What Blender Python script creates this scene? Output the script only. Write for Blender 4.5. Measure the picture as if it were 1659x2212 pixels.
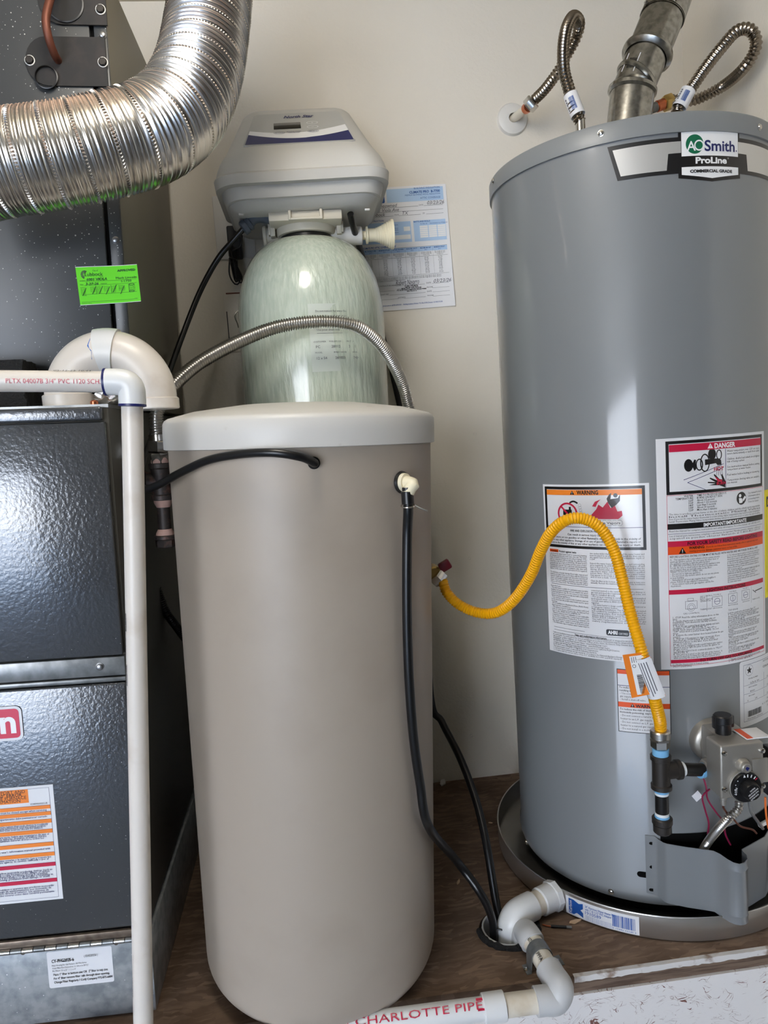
import bpy, bmesh, math, random
from mathutils import Vector, Matrix
random.seed(7)
for o in list(bpy.data.objects): bpy.data.objects.remove(o)
scene = bpy.context.scene
COL = scene.collection
PI = math.pi
V = Vector

# ---------------------------------------------------------------- camera
W, H = 1659.0, 2212.0
FPX = 1544.6
CAM = V((-0.954, -1.724, 0.900))
YAW, PITCH, ROLL = -0.0968, -0.1121, -0.0676
_f = V((-math.sin(YAW)*math.cos(PITCH), math.cos(YAW)*math.cos(PITCH), math.sin(PITCH)))
_r0 = V((math.cos(YAW), math.sin(YAW), 0)); _u0 = _r0.cross(_f)
_r = _r0*math.cos(ROLL) + _u0*math.sin(ROLL)
_u = -_r0*math.sin(ROLL) + _u0*math.cos(ROLL)
cd = bpy.data.cameras.new('camera'); cam = bpy.data.objects.new('camera', cd); COL.objects.link(cam)
cd.sensor_fit = 'VERTICAL'; cd.sensor_height = 36.0; cd.lens = FPX/H*36.0
cd.clip_start = 0.02; cd.clip_end = 200
cam.matrix_world = Matrix(((_r.x, _u.x, -_f.x, CAM.x), (_r.y, _u.y, -_f.y, CAM.y), (_r.z, _u.z, -_f.z, CAM.z), (0, 0, 0, 1)))
scene.camera = cam

# ---------------------------------------------------------------- light
vs = scene.view_settings
vs.view_transform = 'Standard'; vs.look = 'None'; vs.gamma = 1.0; vs.use_curve_mapping = False
vs.exposure = 0.26
w = bpy.data.worlds.new('sky'); scene.world = w; w.use_nodes = True
nt = w.node_tree; nt.nodes.clear()
wo = nt.nodes.new('ShaderNodeOutputWorld'); bg = nt.nodes.new('ShaderNodeBackground')
tc = nt.nodes.new('ShaderNodeTexCoord'); sx = nt.nodes.new('ShaderNodeSeparateXYZ')
cr = nt.nodes.new('ShaderNodeValToRGB')
cr.color_ramp.elements[0].position = 0.0; cr.color_ramp.elements[0].color = (0.95, 0.97, 1.0, 1)
cr.color_ramp.elements[1].position = 0.6; cr.color_ramp.elements[1].color = (0.36, 0.58, 1.0, 1)
nt.links.new(tc.outputs['Generated'], sx.inputs[0]); nt.links.new(sx.outputs['Z'], cr.inputs[0])
nt.links.new(cr.outputs[0], bg.inputs[0]); bg.inputs[1].default_value = 11.0
nt.links.new(bg.outputs[0], wo.inputs[0])
# bulb of the garage ceiling lamp, behind and above the photographer
ld = bpy.data.lights.new('garage_lamp_light', 'POINT'); ld.energy = 13; ld.color = (1.0, 0.955, 0.88); ld.shadow_soft_size = 0.16
lo = bpy.data.objects.new('garage_lamp_light', ld); COL.objects.link(lo); lo.location = (-1.05, -1.05, 1.76)
# low sun on the driveway outside
sd = bpy.data.lights.new('sun', 'SUN'); sd.energy = 20.0; sd.angle = 0.01; sd.color = (1, .95, .88)
so = bpy.data.objects.new('sun', sd); COL.objects.link(so); so.rotation_euler = (math.radians(-35), 0, math.radians(25))

# ---------------------------------------------------------------- pixel helpers (1659 x 2212 frame)
def ray(x, y): return _f*FPX + _r*(x-829.5) - _u*(y-1106)
def onY(x, y, Y=0.0):
    v = ray(x, y); return CAM + v*((Y-CAM.y)/v.y)
def onZ(x, y, z=0.0):
    v = ray(x, y); return CAM + v*((z-CAM.z)/v.z)
def onX(x, y, X=0.0):
    v = ray(x, y); return CAM + v*((X-CAM.x)/v.x)
def onP(x, y, p, n):
    v = ray(x, y); n = V(n); return CAM + v*((V(p)-CAM).dot(n)/v.dot(n))
def onC(x, y, cx, cy, R):
    v = ray(x, y).normalized(); o = V((CAM.x-cx, CAM.y-cy)); d = V((v.x, v.y))
    a = d.dot(d); b = 2*o.dot(d); c = o.dot(o)-R*R
    t = (-b-math.sqrt(max(b*b-4*a*c, 0)))/(2*a); return CAM+v*t

# ---------------------------------------------------------------- mesh helpers
def frame(axis, up=None):
    a = V(axis).normalized()
    if up is None: up = V((0, 0, 1)) if abs(a.z) < .95 else V((1, 0, 0))
    x = V(up).cross(a)
    if x.length < 1e-6: x = V((1, 0, 0)).cross(a)
    x.normalize(); y = a.cross(x)
    return x, y, a

class MB:
    def __init__(s): s.v = []; s.f = []; s.sm = []; s.cuts = []
    def add(s, vs, fs, smooth=True):
        o = len(s.v); s.cuts.append((o, len(s.f))); s.v += [tuple(q) for q in vs]
        s.f += [tuple(i+o for i in f) for f in fs]; s.sm += [smooth]*len(fs); return s
    def bm(s, b, smooth=False):
        b.verts.index_update()
        s.add([v.co.copy() for v in b.verts], [[v.index for v in f.verts] for f in b.faces], smooth); b.free(); return s
    def box(s, c, size, bev=0.0, ax=None, seg=2, smooth=False):
        b = bmesh.new(); bmesh.ops.create_cube(b, size=1.0)
        for v in b.verts: v.co = V((v.co.x*size[0], v.co.y*size[1], v.co.z*size[2]))
        if bev > 0: bmesh.ops.bevel(b, geom=list(b.edges), offset=bev, segments=seg, affect='EDGES', profile=.5)
        for v in b.verts:
            q = v.co
            if ax: q = ax[0]*q.x+ax[1]*q.y+ax[2]*q.z
            v.co = q+V(c)
        return s.bm(b, smooth or bev > 0)
    def lathe(s, prof, o, axis=(0, 0, 1), seg=32, up=None, a0=0, a1=2*PI, smooth=True):
        x, y, z = frame(axis, up); o = V(o); full = abs(a1-a0-2*PI) < 1e-6
        n = seg if full else seg+1
        vs = []; fs = []
        for r, h in prof:
            for i in range(n):
                t = a0+(a1-a0)*i/seg; vs.append(o+z*h+(x*math.cos(t)+y*math.sin(t))*r)
        for k in range(len(prof)-1):
            for i in range(seg):
                j = (i+1) % n
                fs.append((k*n+i, k*n+j, (k+1)*n+j, (k+1)*n+i))
        s.add(vs, fs, smooth); return s
    def rod(s, a, b, r, seg=16, bev=0.0, r2=None):
        a = V(a); b = V(b); L = (b-a).length; r2 = r if r2 is None else r2; e = min(bev, r*.9)
        pr = [(0, 0), (r-e, 0)]+([(r, e)] if e else [])+([(r2, L-e)] if e else [])+[(r2-e, L), (0, L)] if e else [(0, 0), (r, 0), (r2, L), (0, L)]
        s.lathe(pr, a, b-a, seg, smooth=True); return s
    def hexnut(s, a, b, r, n=6, rot=0):
        a = V(a); b = V(b); L = (b-a).length
        pr = [(0, 0), (r*.88, 0), (r, L*.12), (r, L*.88), (r*.88, L), (0, L)]
        s.lathe(pr, a, b-a, n, a0=rot, a1=rot+2*PI, smooth=False); return s
    def sweep(s, pts, rads, seg=16, cap=True, smooth=True, ell=1.0):
        n = len(pts); ts = []
        for i in range(n):
            d = pts[min(i+1, n-1)]-pts[max(i-1, 0)]; ts.append(d.normalized())
        x, y, z = frame(ts[0]); vs = []; fs = []
        for i in range(n):
            x = (x-ts[i]*x.dot(ts[i])).normalized(); y = ts[i].cross(x)
            for k in range(seg):
                t = 2*PI*k/seg; vs.append(pts[i]+(x*math.cos(t)+y*math.sin(t)*ell)*rads[i])
        for i in range(n-1):
            for k in range(seg):
                j = (k+1) % seg; fs.append((i*seg+k, i*seg+j, (i+1)*seg+j, (i+1)*seg+k))
        if cap: fs.append(tuple(range(seg-1, -1, -1))); fs.append(tuple((n-1)*seg+k for k in range(seg)))
        s.add(vs, fs, smooth); return s
    def prism(s, poly, d, smooth=False):
        """poly: list of 3D points (planar), extruded by vector d"""
        n = len(poly); d = V(d); vs = [V(q) for q in poly]+[V(q)+d for q in poly]
        fs = [tuple(range(n-1, -1, -1)), tuple(range(n, 2*n))]+[(i, (i+1) % n, n+(i+1) % n, n+i) for i in range(n)]
        s.add(vs, fs, smooth); return s
    def loft(s, rings, cap=True, smooth=True):
        n = len(rings[0]); vs = [q for r in rings for q in r]; fs = []
        for i in range(len(rings)-1):
            for k in range(n):
                j = (k+1) % n; fs.append((i*n+k, i*n+j, (i+1)*n+j, (i+1)*n+k))
        if cap: fs.append(tuple(range(n-1, -1, -1))); fs.append(tuple((len(rings)-1)*n+k for k in range(n)))
        s.add(vs, fs, smooth); return s

BASE = {}
def mesh_of(name, mb, base, m):
    me = bpy.data.meshes.new(name); b = V(base)
    me.from_pydata([tuple(V(q)-b) for q in mb.v], [], mb.f)
    me.polygons.foreach_set('use_smooth', mb.sm)
    bm = bmesh.new(); bm.from_mesh(me); bmesh.ops.recalc_face_normals(bm, faces=bm.faces); bm.to_mesh(me); bm.free()
    try: me.set_sharp_from_angle(angle=math.radians(38))
    except Exception: pass
    me.materials.append(m); me.update(); return me
def thing(name, label, cat, base, group=None):
    o = bpy.data.objects.new(name, None); COL.objects.link(o); o.location = base; o.empty_display_size = .03
    o['label'] = label; o['category'] = cat
    if group: o['group'] = group
    BASE[o.name] = V(base); return o
def part(name, mb, m, parent, label=None, kind=None):
    b = BASE[parent.name]
    o = bpy.data.objects.new(name, mesh_of(name, mb, b, m)); COL.objects.link(o); o.parent = parent
    BASE[o.name] = b
    if label: o['label'] = label
    if kind: o['kind'] = kind
    return o
def solo(name, mb, m, label=None, cat=None, group=None, kind=None):
    zs = [q[2] for q in mb.v]; xs = [q[0] for q in mb.v]; ys = [q[1] for q in mb.v]
    b = V(((min(xs)+max(xs))/2, (min(ys)+max(ys))/2, min(zs)))
    o = bpy.data.objects.new(name, mesh_of(name, mb, b, m)); COL.objects.link(o); o.location = b; BASE[o.name] = b
    # parts hung on a located mesh keep their own offset, so their base is the same point
    if label: o['label'] = label
    if cat: o['category'] = cat
    if group: o['group'] = group
    if kind: o['kind'] = kind
    return o

def smooth_path(pts, ds):
    """Catmull-Rom through pts, resampled at about ds"""
    P = [V(q) for q in pts]; P = [P[0]*2-P[1]]+P+[P[-1]*2-P[-2]]; out = []
    for i in range(1, len(P)-2):
        a, b, c, d = P[i-1:i+3]
        for k in range(40):
            t = k/40
            out.append(.5*((2*b)+(c-a)*t+(2*a-5*b+4*c-d)*t*t+(3*b-a-3*c+d)*t**3))
    out.append(P[-2]); L = [0]
    for i in range(1, len(out)): L.append(L[-1]+(out[i]-out[i-1]).length)
    n = max(2, int(L[-1]/ds)); res = []; j = 0
    for k in range(n+1):
        s = L[-1]*k/n
        while j < len(L)-2 and L[j+1] < s: j += 1
        t = (s-L[j])/max(L[j+1]-L[j], 1e-9); res.append(out[j].lerp(out[j+1], min(1, max(0, t))))
    return res, L[-1]
def hose(pts, r, pitch=None, amp=.09, seg=16, ds=.006, ell=1.0):
    m = MB()
    if pitch:
        q, L = smooth_path(pts, pitch/5); n = len(q); step = L/(n-1)
        rr = [r*(1-amp+amp*math.cos(2*PI*i*step/pitch)) for i in range(n)]
    else:
        q, L = smooth_path(pts, ds); rr = [r]*len(q)
    m.sweep(q, rr, seg, ell=ell); return m
def pixpath(l): return [onY(x, y, Y) for x, y, Y in l]

# ---------------------------------------------------------------- materials
def lin(c):
    return tuple(((q/255)/12.92 if q/255 <= .04045 else ((q/255+.055)/1.055)**2.4) for q in c)+(1,)
MATS = {}
def mat(name, col, rough=.5, metal=0.0, bump=None, var=None, coat=0.0, spec=.5, speck=None, stretch=None, aniso=0.0):
    """bump=(scale,strength,dist[,detail]) var=(scale,col2,lo,hi) speck=(scale,col,thr)"""
    m = bpy.data.materials.new(name); m.use_nodes = True; n = m.node_tree.nodes; l = m.node_tree.links
    b = n['Principled BSDF']; b.inputs['Base Color'].default_value = lin(col); b.inputs['Roughness'].default_value = rough
    b.inputs['Metallic'].default_value = metal; b.inputs['Specular IOR Level'].default_value = spec
    b.inputs['Coat Weight'].default_value = coat; b.inputs['Coat Roughness'].default_value = .08
    t = n.new('ShaderNodeTexCoord'); src = t.outputs['Object']
    if stretch:
        mp = n.new('ShaderNodeMapping'); mp.inputs['Scale'].default_value = stretch; l.new(src, mp.inputs[0]); src = mp.outputs[0]
    out = None
    if var:
        x = n.new('ShaderNodeTexNoise'); x.inputs['Scale'].default_value = var[0]; x.inputs['Detail'].default_value = 6; l.new(src, x.inputs[0])
        r = n.new('ShaderNodeMapRange'); r.inputs[1].default_value = var[2]; r.inputs[2].default_value = var[3]; l.new(x.outputs[0], r.inputs[0])
        mx = n.new('ShaderNodeMix'); mx.data_type = 'RGBA'; mx.inputs[6].default_value = lin(col); mx.inputs[7].default_value = lin(var[1])
        l.new(r.outputs[0], mx.inputs[0]); out = mx.outputs[2]
    if speck:
        x = n.new('ShaderNodeTexVoronoi'); x.inputs['Scale'].default_value = speck[0]; l.new(t.outputs['Object'], x.inputs[0])
        x2 = n.new('ShaderNodeTexNoise'); x2.inputs['Scale'].default_value = speck[0]*.08; x2.inputs['Detail'].default_value = 3; l.new(t.outputs['Object'], x2.inputs[0])
        th = n.new('ShaderNodeMath'); th.operation = 'MULTIPLY'; th.inputs[1].default_value = speck[2]*2; l.new(x2.outputs[0], th.inputs[0])
        sep = n.new('ShaderNodeSeparateColor'); l.new(x.outputs['Color'], sep.inputs[0])
        th2 = n.new('ShaderNodeMath'); th2.operation = 'MULTIPLY'; l.new(th.outputs[0], th2.inputs[0]); l.new(sep.outputs[0], th2.inputs[1])
        lt = n.new('ShaderNodeMath'); lt.operation = 'LESS_THAN'; l.new(x.outputs['Distance'], lt.inputs[0]); l.new(th2.outputs[0], lt.inputs[1])
        mx = n.new('ShaderNodeMix'); mx.data_type = 'RGBA'; mx.inputs[6].default_value = lin(col); mx.inputs[7].default_value = lin(speck[1])
        if out: l.new(out, mx.inputs[6])
        l.new(lt.outputs[0], mx.inputs[0]); out = mx.outputs[2]
    if out: l.new(out, b.inputs['Base Color'])
    if bump:
        x = n.new('ShaderNodeTexNoise'); x.inputs['Scale'].default_value = bump[0]; x.inputs['Detail'].default_value = bump[3] if len(bump) > 3 else 2
        l.new(src, x.inputs[0]); q = n.new('ShaderNodeBump'); q.inputs['Strength'].default_value = bump[1]; q.inputs['Distance'].default_value = bump[2]
        l.new(x.outputs[0], q.inputs['Height']); l.new(q.outputs[0], b.inputs['Normal'])
    MATS[name] = m; return m
def osb(name, cols, paint=None):
    m = bpy.data.materials.new(name); m.use_nodes = True; n = m.node_tree.nodes; l = m.node_tree.links
    b = n['Principled BSDF']; b.inputs['Roughness'].default_value = .75; b.inputs['Specular IOR Level'].default_value = .25
    t = n.new('ShaderNodeTexCoord')
    nz = n.new('ShaderNodeTexNoise'); nz.inputs['Scale'].default_value = 9; nz.inputs['Detail'].default_value = 3; l.new(t.outputs['Object'], nz.inputs[0])
    mxv = n.new('ShaderNodeMix'); mxv.data_type = 'VECTOR'; mxv.inputs[0].default_value = .06 if not paint else .10
    l.new(t.outputs['Object'], mxv.inputs[4]); l.new(nz.outputs['Color'], mxv.inputs[5])
    def layer(rot, scl):
        mp = n.new('ShaderNodeMapping'); mp.inputs['Rotation'].default_value = rot; mp.inputs['Scale'].default_value = scl
        l.new(mxv.outputs[1], mp.inputs[0])
        vo = n.new('ShaderNodeTexVoronoi'); vo.inputs['Scale'].default_value = 1.0; l.new(mp.outputs[0], vo.inputs[0])
        ed = n.new('ShaderNodeTexVoronoi'); ed.feature = 'DISTANCE_TO_EDGE'; ed.inputs['Scale'].default_value = 1.0; l.new(mp.outputs[0], ed.inputs[0])
        return vo, ed
    if not paint:
        vo, ed = layer((0, 0, .25), (30, 150, 60)); vo2, ed2 = layer((0, 0, -.45), (36, 190, 60))
        s1 = n.new('ShaderNodeSeparateColor'); l.new(vo.outputs['Color'], s1.inputs[0])
        s2 = n.new('ShaderNodeSeparateColor'); l.new(vo2.outputs['Color'], s2.inputs[0])
        mm = n.new('ShaderNodeMath'); mm.operation = 'MULTIPLY'; l.new(s1.outputs[0], mm.inputs[0]); l.new(s2.outputs[1], mm.inputs[1])
        fine = n.new('ShaderNodeTexNoise'); fine.inputs['Scale'].default_value = 12; fine.inputs['Detail'].default_value = 8; l.new(t.outputs['Object'], fine.inputs[0])
        ad = n.new('ShaderNodeMath'); ad.operation = 'MULTIPLY_ADD'; ad.inputs[1].default_value = .55; l.new(mm.outputs[0], ad.inputs[0]); l.new(fine.outputs[0], ad.inputs[2])
        r = n.new('ShaderNodeValToRGB'); e = r.color_ramp.elements
        e[0].position = .3; e[0].color = lin(cols[0]); e[1].position = .95; e[1].color = lin(cols[2])
        k = e.new(.58); k.color = lin(cols[1]); l.new(ad.outputs[0], r.inputs[0]); l.new(r.outputs[0], b.inputs['Base Color'])
        bp = n.new('ShaderNodeBump'); bp.inputs['Strength'].default_value = .35; bp.inputs['Distance'].default_value = .0015
        l.new(ad.outputs[0], bp.inputs['Height']); l.new(bp.outputs[0], b.inputs['Normal'])
    else:
        _, e1 = layer((.0, .6, .3), (38, 38, 120)); _, e2 = layer((0, -.75, -.2), (30, 40, 110))
        mn = n.new('ShaderNodeMath'); mn.operation = 'MINIMUM'; l.new(e1.outputs[0], mn.inputs[0]); l.new(e2.outputs[0], mn.inputs[1])
        msk = n.new('ShaderNodeTexNoise'); msk.inputs['Scale'].default_value = 60; msk.inputs['Detail'].default_value = 4; l.new(t.outputs['Object'], msk.inputs[0])
        mr = n.new('ShaderNodeMapRange'); mr.inputs[1].default_value = .50; mr.inputs[2].default_value = .74; mr.inputs[3].default_value = 0; mr.inputs[4].default_value = .024; l.new(msk.outputs[0], mr.inputs[0])
        lt = n.new('ShaderNodeMath'); lt.operation = 'LESS_THAN'; l.new(mn.outputs[0], lt.inputs[0]); l.new(mr.outputs[0], lt.inputs[1])
        mx = n.new('ShaderNodeMix'); mx.data_type = 'RGBA'; mx.inputs[6].default_value = lin(paint); mx.inputs[7].default_value = lin(cols[0]); l.new(lt.outputs[0], mx.inputs[0])
        l.new(mx.outputs[2], b.inputs['Base Color'])
        bp = n.new('ShaderNodeBump'); bp.inputs['Strength'].default_value = .3; bp.inputs['Distance'].default_value = .002
        l.new(mn.outputs[0], bp.inputs['Height']); l.new(bp.outputs[0], b.inputs['Normal'])
    MATS[name] = m; return m

M = MATS
mat('wall_paint', (228, 221, 208), .7, bump=(170, .45, .0016, 3), spec=.25)
mat('ceiling_paint', (205, 196, 178), .8)
mat('garage_wall', (128, 120, 110), .8)
mat('heater_grey', (122, 125, 128), .38, bump=(240, .05, .0005), coat=.8)
mat('heater_cap', (128, 131, 133), .36)
mat('tank_beige', (168, 156, 142), .42, bump=(420, .06, .0004), var=(9, (160, 147, 133), .5, .85))
mat('lid_grey', (204, 201, 195), .40, bump=(300, .06, .0004), var=(26, (160, 145, 128), .68, .84))
mat('head_grey', (200, 198, 192), .48, bump=(900, .25, .0003))
mat('head_panel', (180, 180, 176), .35)
mat('valve_cream', (214, 206, 188), .42)
mat('valve_slate', (82, 90, 102), .4)
mat('resin_green', (186, 197, 180), .26, bump=(34, .9, .0030, 5), coat=.9, var=(60, (202, 210, 194), .4, .7), stretch=(2.6, 2.6, .5))
mat('film_label', (205, 212, 202), .25, coat=.6)
mat('pvc_white', (226, 226, 224), .32)
mat('pvc_grey', (200, 200, 199), .38)
mat('pvc_cream', (222, 213, 196), .35, var=(30, (205, 190, 165), .52, .78))
mat('pvc_pipe', (224, 216, 206), .33, var=(22, (208, 196, 182), .55, .8))
mat('white_plastic', (222, 219, 213), .4)
mat('ivory', (236, 226, 196), .4)
mat('black_rubber', (16, 16, 17), .32)
mat('black_plastic', (22, 22, 24), .35)
mat('adapter_black', (40, 41, 44), .5)
mat('black_iron', (62, 58, 55), .42, metal=.55, bump=(160, .25, .0008))
mat('old_iron', (66, 60, 58), .5, metal=.4, bump=(140, .5, .001), var=(60, (128, 96, 84), .55, .72))
mat('pipe_dope', (196, 160, 148), .7, bump=(200, .6, .001))
mat('ptfe_white', (232, 234, 234), .5)
mat('sealant_blue', (122, 182, 224), .45, bump=(200, .4, .001))
mat('black_pipe', (26, 25, 25), .3)
mat('furnace_dark', (88, 90, 93), .20, bump=(170, .50, .0011, 2), coat=.4, spec=.7, metal=.6, speck=(170, (205, 205, 205), .10))
mat('furnace_plain', (62, 64, 66), .33, bump=(60, .10, .0008), speck=(190, (190, 190, 186), .17))
mat('plate_black', (28, 26, 25), .65, bump=(50, .12, .001), var=(30, (52, 43, 40), .5, .75))
mat('hinge_strip', (128, 114, 100), .4, metal=.6, var=(50, (96, 82, 72), .45, .65))
mat('furnace_side', (70, 68, 62), .45, bump=(60, .1, .0008))
mat('coil_side', (118, 112, 98), .5, bump=(40, .06, .0008))
mat('galv', (172, 176, 178), .36, metal=.35, var=(55, (140, 146, 150), .4, .65), speck=(120, (235, 235, 235), .08))
mat('galv_dark', (136, 138, 138), .33, metal=.5, var=(40, (104, 106, 106), .4, .65))
mat('flue_metal', (176, 174, 168), .26, metal=1.0, var=(90, (138, 136, 130), .4, .68), bump=(30, .05, .001))
mat('duct_foil', (214, 210, 204), .24, metal=1.0, bump=(70, .25, .001, 4))
mat('duct_dust', (196, 168, 150), .8)
mat('stainless', (206, 203, 198), .30, metal=1.0)
mat('stainless_dark', (150, 140, 128), .22, metal=1.0)
mat('chrome', (210, 208, 204), .16, metal=1.0)
mat('steel_screw', (150, 150, 150), .35, metal=.9)
mat('alu_pan', (204, 201, 196), .34, metal=.9, bump=(40, .35, .0006, 4), stretch=(1, 1, 30))
mat('alu_cast', (172, 168, 160), .42, metal=.7, bump=(300, .25, .0005))
mat('brass', (205, 175, 110), .3, metal=1.0)
mat('copper', (205, 122, 88), .3, metal=1.0)
mat('copper_old', (112, 66, 50), .5, metal=.5, bump=(80, .3, .001))
mat('yellow', (244, 176, 8), .34)
mat('red_handle', (116, 22, 42), .35)
mat('wire_red', (142, 22, 66), .45)
mat('wire_orange', (240, 120, 50), .45)
mat('paper_white', (232, 232, 234), .55)
mat('label_white', (226, 226, 228), .24, coat=.5)
mat('label_silver', (214, 212, 208), .30, metal=.55)
mat('label_dull', (122, 118, 110), .30, metal=.4)
mat('print_black', (22, 21, 22), .35, coat=.3)
mat('print_grey', (92, 92, 100), .5)
mat('print_orange', (240, 134, 44), .35)
mat('print_deep_orange', (228, 84, 24), .35)
mat('print_red', (196, 28, 66), .35)
mat('print_green', (18, 104, 72), .35)
mat('print_navy', (22, 30, 92), .35)
mat('print_blue', (30, 84, 160), .4)
mat('print_sky', (178, 206, 236), .5)
mat('print_white', (238, 238, 238), .35)
mat('label_yellow', (240, 220, 20), .4)
mat('tag_green', (110, 240, 10), .6)
mat('tag_ink', (14, 74, 30), .6)
mat('badge_red', (206, 36, 70), .3, coat=.4)
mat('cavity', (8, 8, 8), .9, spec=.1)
mat('foam_black', (26, 25, 24), .9, bump=(260, 1.0, .004, 3))
mat('wood_chip', (190, 160, 128), .8)
mat('primer_blue', (20, 100, 190), .5)
mat('garage_floor', (150, 148, 144), .7, var=(4, (120, 118, 114), .4, .7))
mat('driveway', (190, 186, 178), .9)
mat('mirror_lcd', (14, 14, 12), .12)
osb('osb_floor', [(92, 74, 60), (112, 91, 75), (138, 115, 96)])
osb('osb_white', [(120, 84, 76)], paint=(226, 222, 219))
mat('ply_edge', (120, 100, 84), .8, bump=(120, .5, .002), stretch=(.2, 1, 3), var=(60, (84, 66, 54), .45, .65))
mat('ply_white', (214, 210, 206), .7, bump=(90, .6, .003), var=(40, (150, 130, 116), .56, .7))

def add_dust(m, col):
    n = m.node_tree.nodes; l = m.node_tree.links; b = n['Principled BSDF']
    g = n.new('ShaderNodeNewGeometry'); sp = n.new('ShaderNodeSeparateXYZ'); l.new(g.outputs['True Normal'], sp.inputs[0])
    t = n.new('ShaderNodeTexCoord'); nz = n.new('ShaderNodeTexNoise'); nz.inputs['Scale'].default_value = 25; nz.inputs['Detail'].default_value = 5; l.new(t.outputs['Object'], nz.inputs[0])
    ad = n.new('ShaderNodeMath'); ad.operation = 'MULTIPLY_ADD'; ad.inputs[1].default_value = .35; l.new(nz.outputs[0], ad.inputs[0]); l.new(sp.outputs['Z'], ad.inputs[2])
    mr = n.new('ShaderNodeMapRange'); mr.inputs[1].default_value = .55; mr.inputs[2].default_value = 1.0; mr.inputs[4].default_value = .9; l.new(ad.outputs[0], mr.inputs[0])
    d = n.new('ShaderNodeBsdfDiffuse'); d.inputs[0].default_value = lin(col); mx = n.new('ShaderNodeMixShader'); l.new(mr.outputs[0], mx.inputs[0])
    l.new(b.outputs[0], mx.inputs[1]); l.new(d.outputs[0], mx.inputs[2]); l.new(mx.outputs[0], n['Material Output'].inputs[0])
add_dust(M['duct_foil'], (200, 172, 154))

# ---------------------------------------------------------------- lettering
_TC = {}
def text_geo(s, bold=0.0, shear=0.0, res=2):
    k = (s, bold, shear, res)
    if k in _TC: return _TC[k]
    cu = bpy.data.curves.new('t', 'FONT'); cu.body = s; cu.size = 1.0; cu.resolution_u = res; cu.offset = bold; cu.shear = shear; cu.fill_mode = 'FRONT'
    ob = bpy.data.objects.new('t', cu); me = ob.to_mesh()
    vs = [(v.co.x, v.co.y) for v in me.vertices]; fs = [tuple(p.vertices) for p in me.polygons]
    ob.to_mesh_clear(); bpy.data.objects.remove(ob); bpy.data.curves.remove(cu)
    if vs:
        x0 = min(v[0] for v in vs); vs = [(v[0]-x0, v[1]) for v in vs]
        wd = max(v[0] for v in vs)
    else: wd = 0
    _TC[k] = (vs, fs, wd); return _TC[k]

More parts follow.
